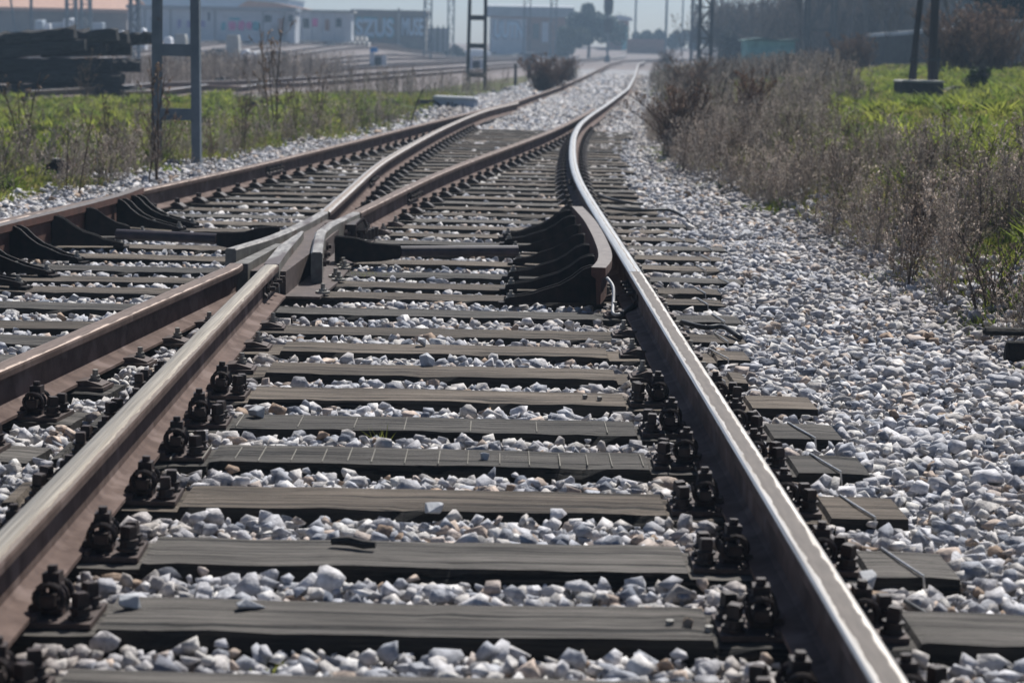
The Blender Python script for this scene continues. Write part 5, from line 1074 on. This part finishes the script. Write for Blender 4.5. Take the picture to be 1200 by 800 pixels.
slim = [bare_tree(40 + s, 9.5, .09, 3, .32) for s in range(4)]
def put_bare(px, Y0, sc, var, label, grp, lean=0.):
    X0 = float(W(px, 60, Y0)[0]); r = empty('bare_tree', (X0, Y0, Tz(X0, Y0)), 0, label, 'tree', grp)
    if not hasattr(var, 'me'): o = var.build('branches', m_bare, r); var.me = o.data
    else: o = bpy.data.objects.new('branches', var.me); COL.objects.link(o); o.parent = r
    r.scale = (sc,) * 3; r.rotation_euler = (0, lean, px * .37); return r
GB_ = 'bare winter trees in the right background'
k = 0
for (px, Y0, sc, v, l) in [(735, 245, .75, bt[0], 'pale leafless tree between the signal and the hut'), (846, 150, .8, bt[1], 'bare tree nearest the vanishing tracks on the right'), (868, 140, 1.05, bt[2], 'bare tree rising over the left end of the teal container'), (888, 135, 1.0, bt[3], 'bare tree behind the middle of the teal container'),
                         (905, 130, 1.1, bt[4], 'bare tree behind the right half of the teal container'), (925, 125, 1.0, bt[0], 'bare tree just right of the teal container'), (942, 110, .95, bt[1], 'spreading bare tree left of the wide mast'), (1040, 75, .6, bt[2], 'bare tree left of the concrete footing poles'), (1120, 62, .75, bt[3], 'bare tree above the big brown shrub'), (1165, 70, .6, bt[4], 'bare tree left of the dark conifer')]:
    put_bare(px, Y0, sc, v, l, GB_)
for i, px in enumerate([946, 955, 966, 972, 979, 985, 991, 998, 1004, 1010, 1016, 1022, 1029, 1035, 1042, 1049, 1057, 1066, 1083, 1104, 1116, 1130, 1144, 1158]):
    put_bare(px + random.uniform(-2, 2), 84 + (i * 37) % 30, random.uniform(.8, 1.1), slim[i % 4], 'slender dark trunk in the row right of the wide mast, %s from the left' % nth(i + 1), 'slender bare trees in a row', random.uniform(-.03, .03))
for i, (px, Y0, w_) in enumerate([(870, 128, 2.0), (905, 126, 2.2), (940, 118, 1.8), (975, 112, 1.8), (1010, 108, 1.8), (1045, 100, 1.6)]):
    plant('thicket', px, 64, Y0, 3.9, 'hazy brown thicket under the bare trees, %s from the left' % nth(i + 1), 'thicket', 'thickets under the bare trees', [weed_variant(400 + j, 22, .007, 6, .4) for j in range(2)], (.15, .13, .12), 90, w_ * .8)
for i, (px, Y0, R_, H_, c) in enumerate([(985, 150, 2.6, 7, (.035, .045, .04)), (1045, 140, 2.6, 7, (.03, .04, .038)), (1100, 120, 2.4, 7, (.028, .04, .036)), (1150, 105, 2.2, 7, (.02, .038, .036)), (1215, 90, 2.2, 7, (.015, .035, .033))]):
    leafy(px, Y0, (R_, 1.5, 2.6), H_, 'dark evergreen behind the slender bare trees, %s from the left' % nth(i + 1), c, 6000, .16, 'tree', 'evergreen_tree', 60 + i, 14, 'dark evergreens at the upper right')
# retaining walls, upper right
a_, c_ = W(1172, 26, 46), W(1260, 26, 46); b = MB(); X0 = float(a_[0]); r = empty('concrete_wall', (X0, 46, Tz(X0, 46)), 0, 'grey concrete wall at the upper right edge', 'wall'); H = float(a_[2]) - Tz(X0, 46)
b.box(0, 4, 0, .3, -.5, H); b.build('wall_face', m_conc, r); b = MB(); b.box(-.05, 4, -.05, .35, H, H + .06); b.build('sunlit_wall_top', m_white, r)  # white strip paints the sunlight along the wall top
a_, c_ = W(1020, 40, 78), W(1172, 28, 60); b = MB(); X0, X1 = float(a_[0]), float(c_[0]); z0_, z1_ = float(a_[2]), float(c_[2])
r = empty('boundary_wall', (X0, 78, .6), 0, 'long low wall with a sunlit top climbing behind the poles on the right', 'wall')
for nm, lo, hi, t, m in (('wall_face', -1, -.12, 0, m_old2), ('sunlit_wall_top', -.118, .0, .06, m_white)):  # sunlit top edge painted in as a white strip
    q = MB(); A = (0, 0); B = (X1 - X0, -18); vs = []
    for (x_, y_), zz in ((A, z0_ - .6), (B, z1_ - .6)):
        for y_o in (-t, .8 + t):
            for h_ in (lo, hi): vs.append((x_, y_ + y_o, zz + h_ if h_ != -1 else -.6))
    q.add(vs, [(0, 1, 5, 4), (2, 6, 7, 3), (1, 3, 7, 5), (0, 4, 6, 2), (0, 2, 3, 1), (4, 5, 7, 6)]); q.build(nm, m, r)
# large pale hall far left behind
r, hw, H = bld('large_hall', -80, 337, -4, 260, 20, mat('pale_blue_sheet', (.30, .36, .44), (.36, .42, .5), .4, .7), 'huge pale blue-grey hall behind the sheds at upper left'); b = MB(); b.box(-hw - .2, hw + .2, -.3, 20, H, H + .3); b.build('roof', m_grey, r)

# ------------------------------------------------------------------ haze
b = MB(); b.box(-125, 125, -7, 425, -2.2, 16.5); hz_o = b.build('haze', None); hz_o.data.materials.clear()
hm = bpy.data.materials.new('haze_air'); hm.use_nodes = True; hm.node_tree.nodes.clear(); pv = hm.node_tree.nodes.new('ShaderNodeVolumePrincipled'); oo = hm.node_tree.nodes.new('ShaderNodeOutputMaterial'); hm.node_tree.links.new(pv.outputs[0], oo.inputs['Volume'])
pv.inputs['Color'].default_value = (.58, .79, 1, 1); pv.inputs['Density'].default_value = .0016; pv.inputs['Anisotropy'].default_value = .0
hz_o.data.materials.append(hm); tag(hz_o, 'thin bluish haze in the distance', 'haze', kind='stuff')
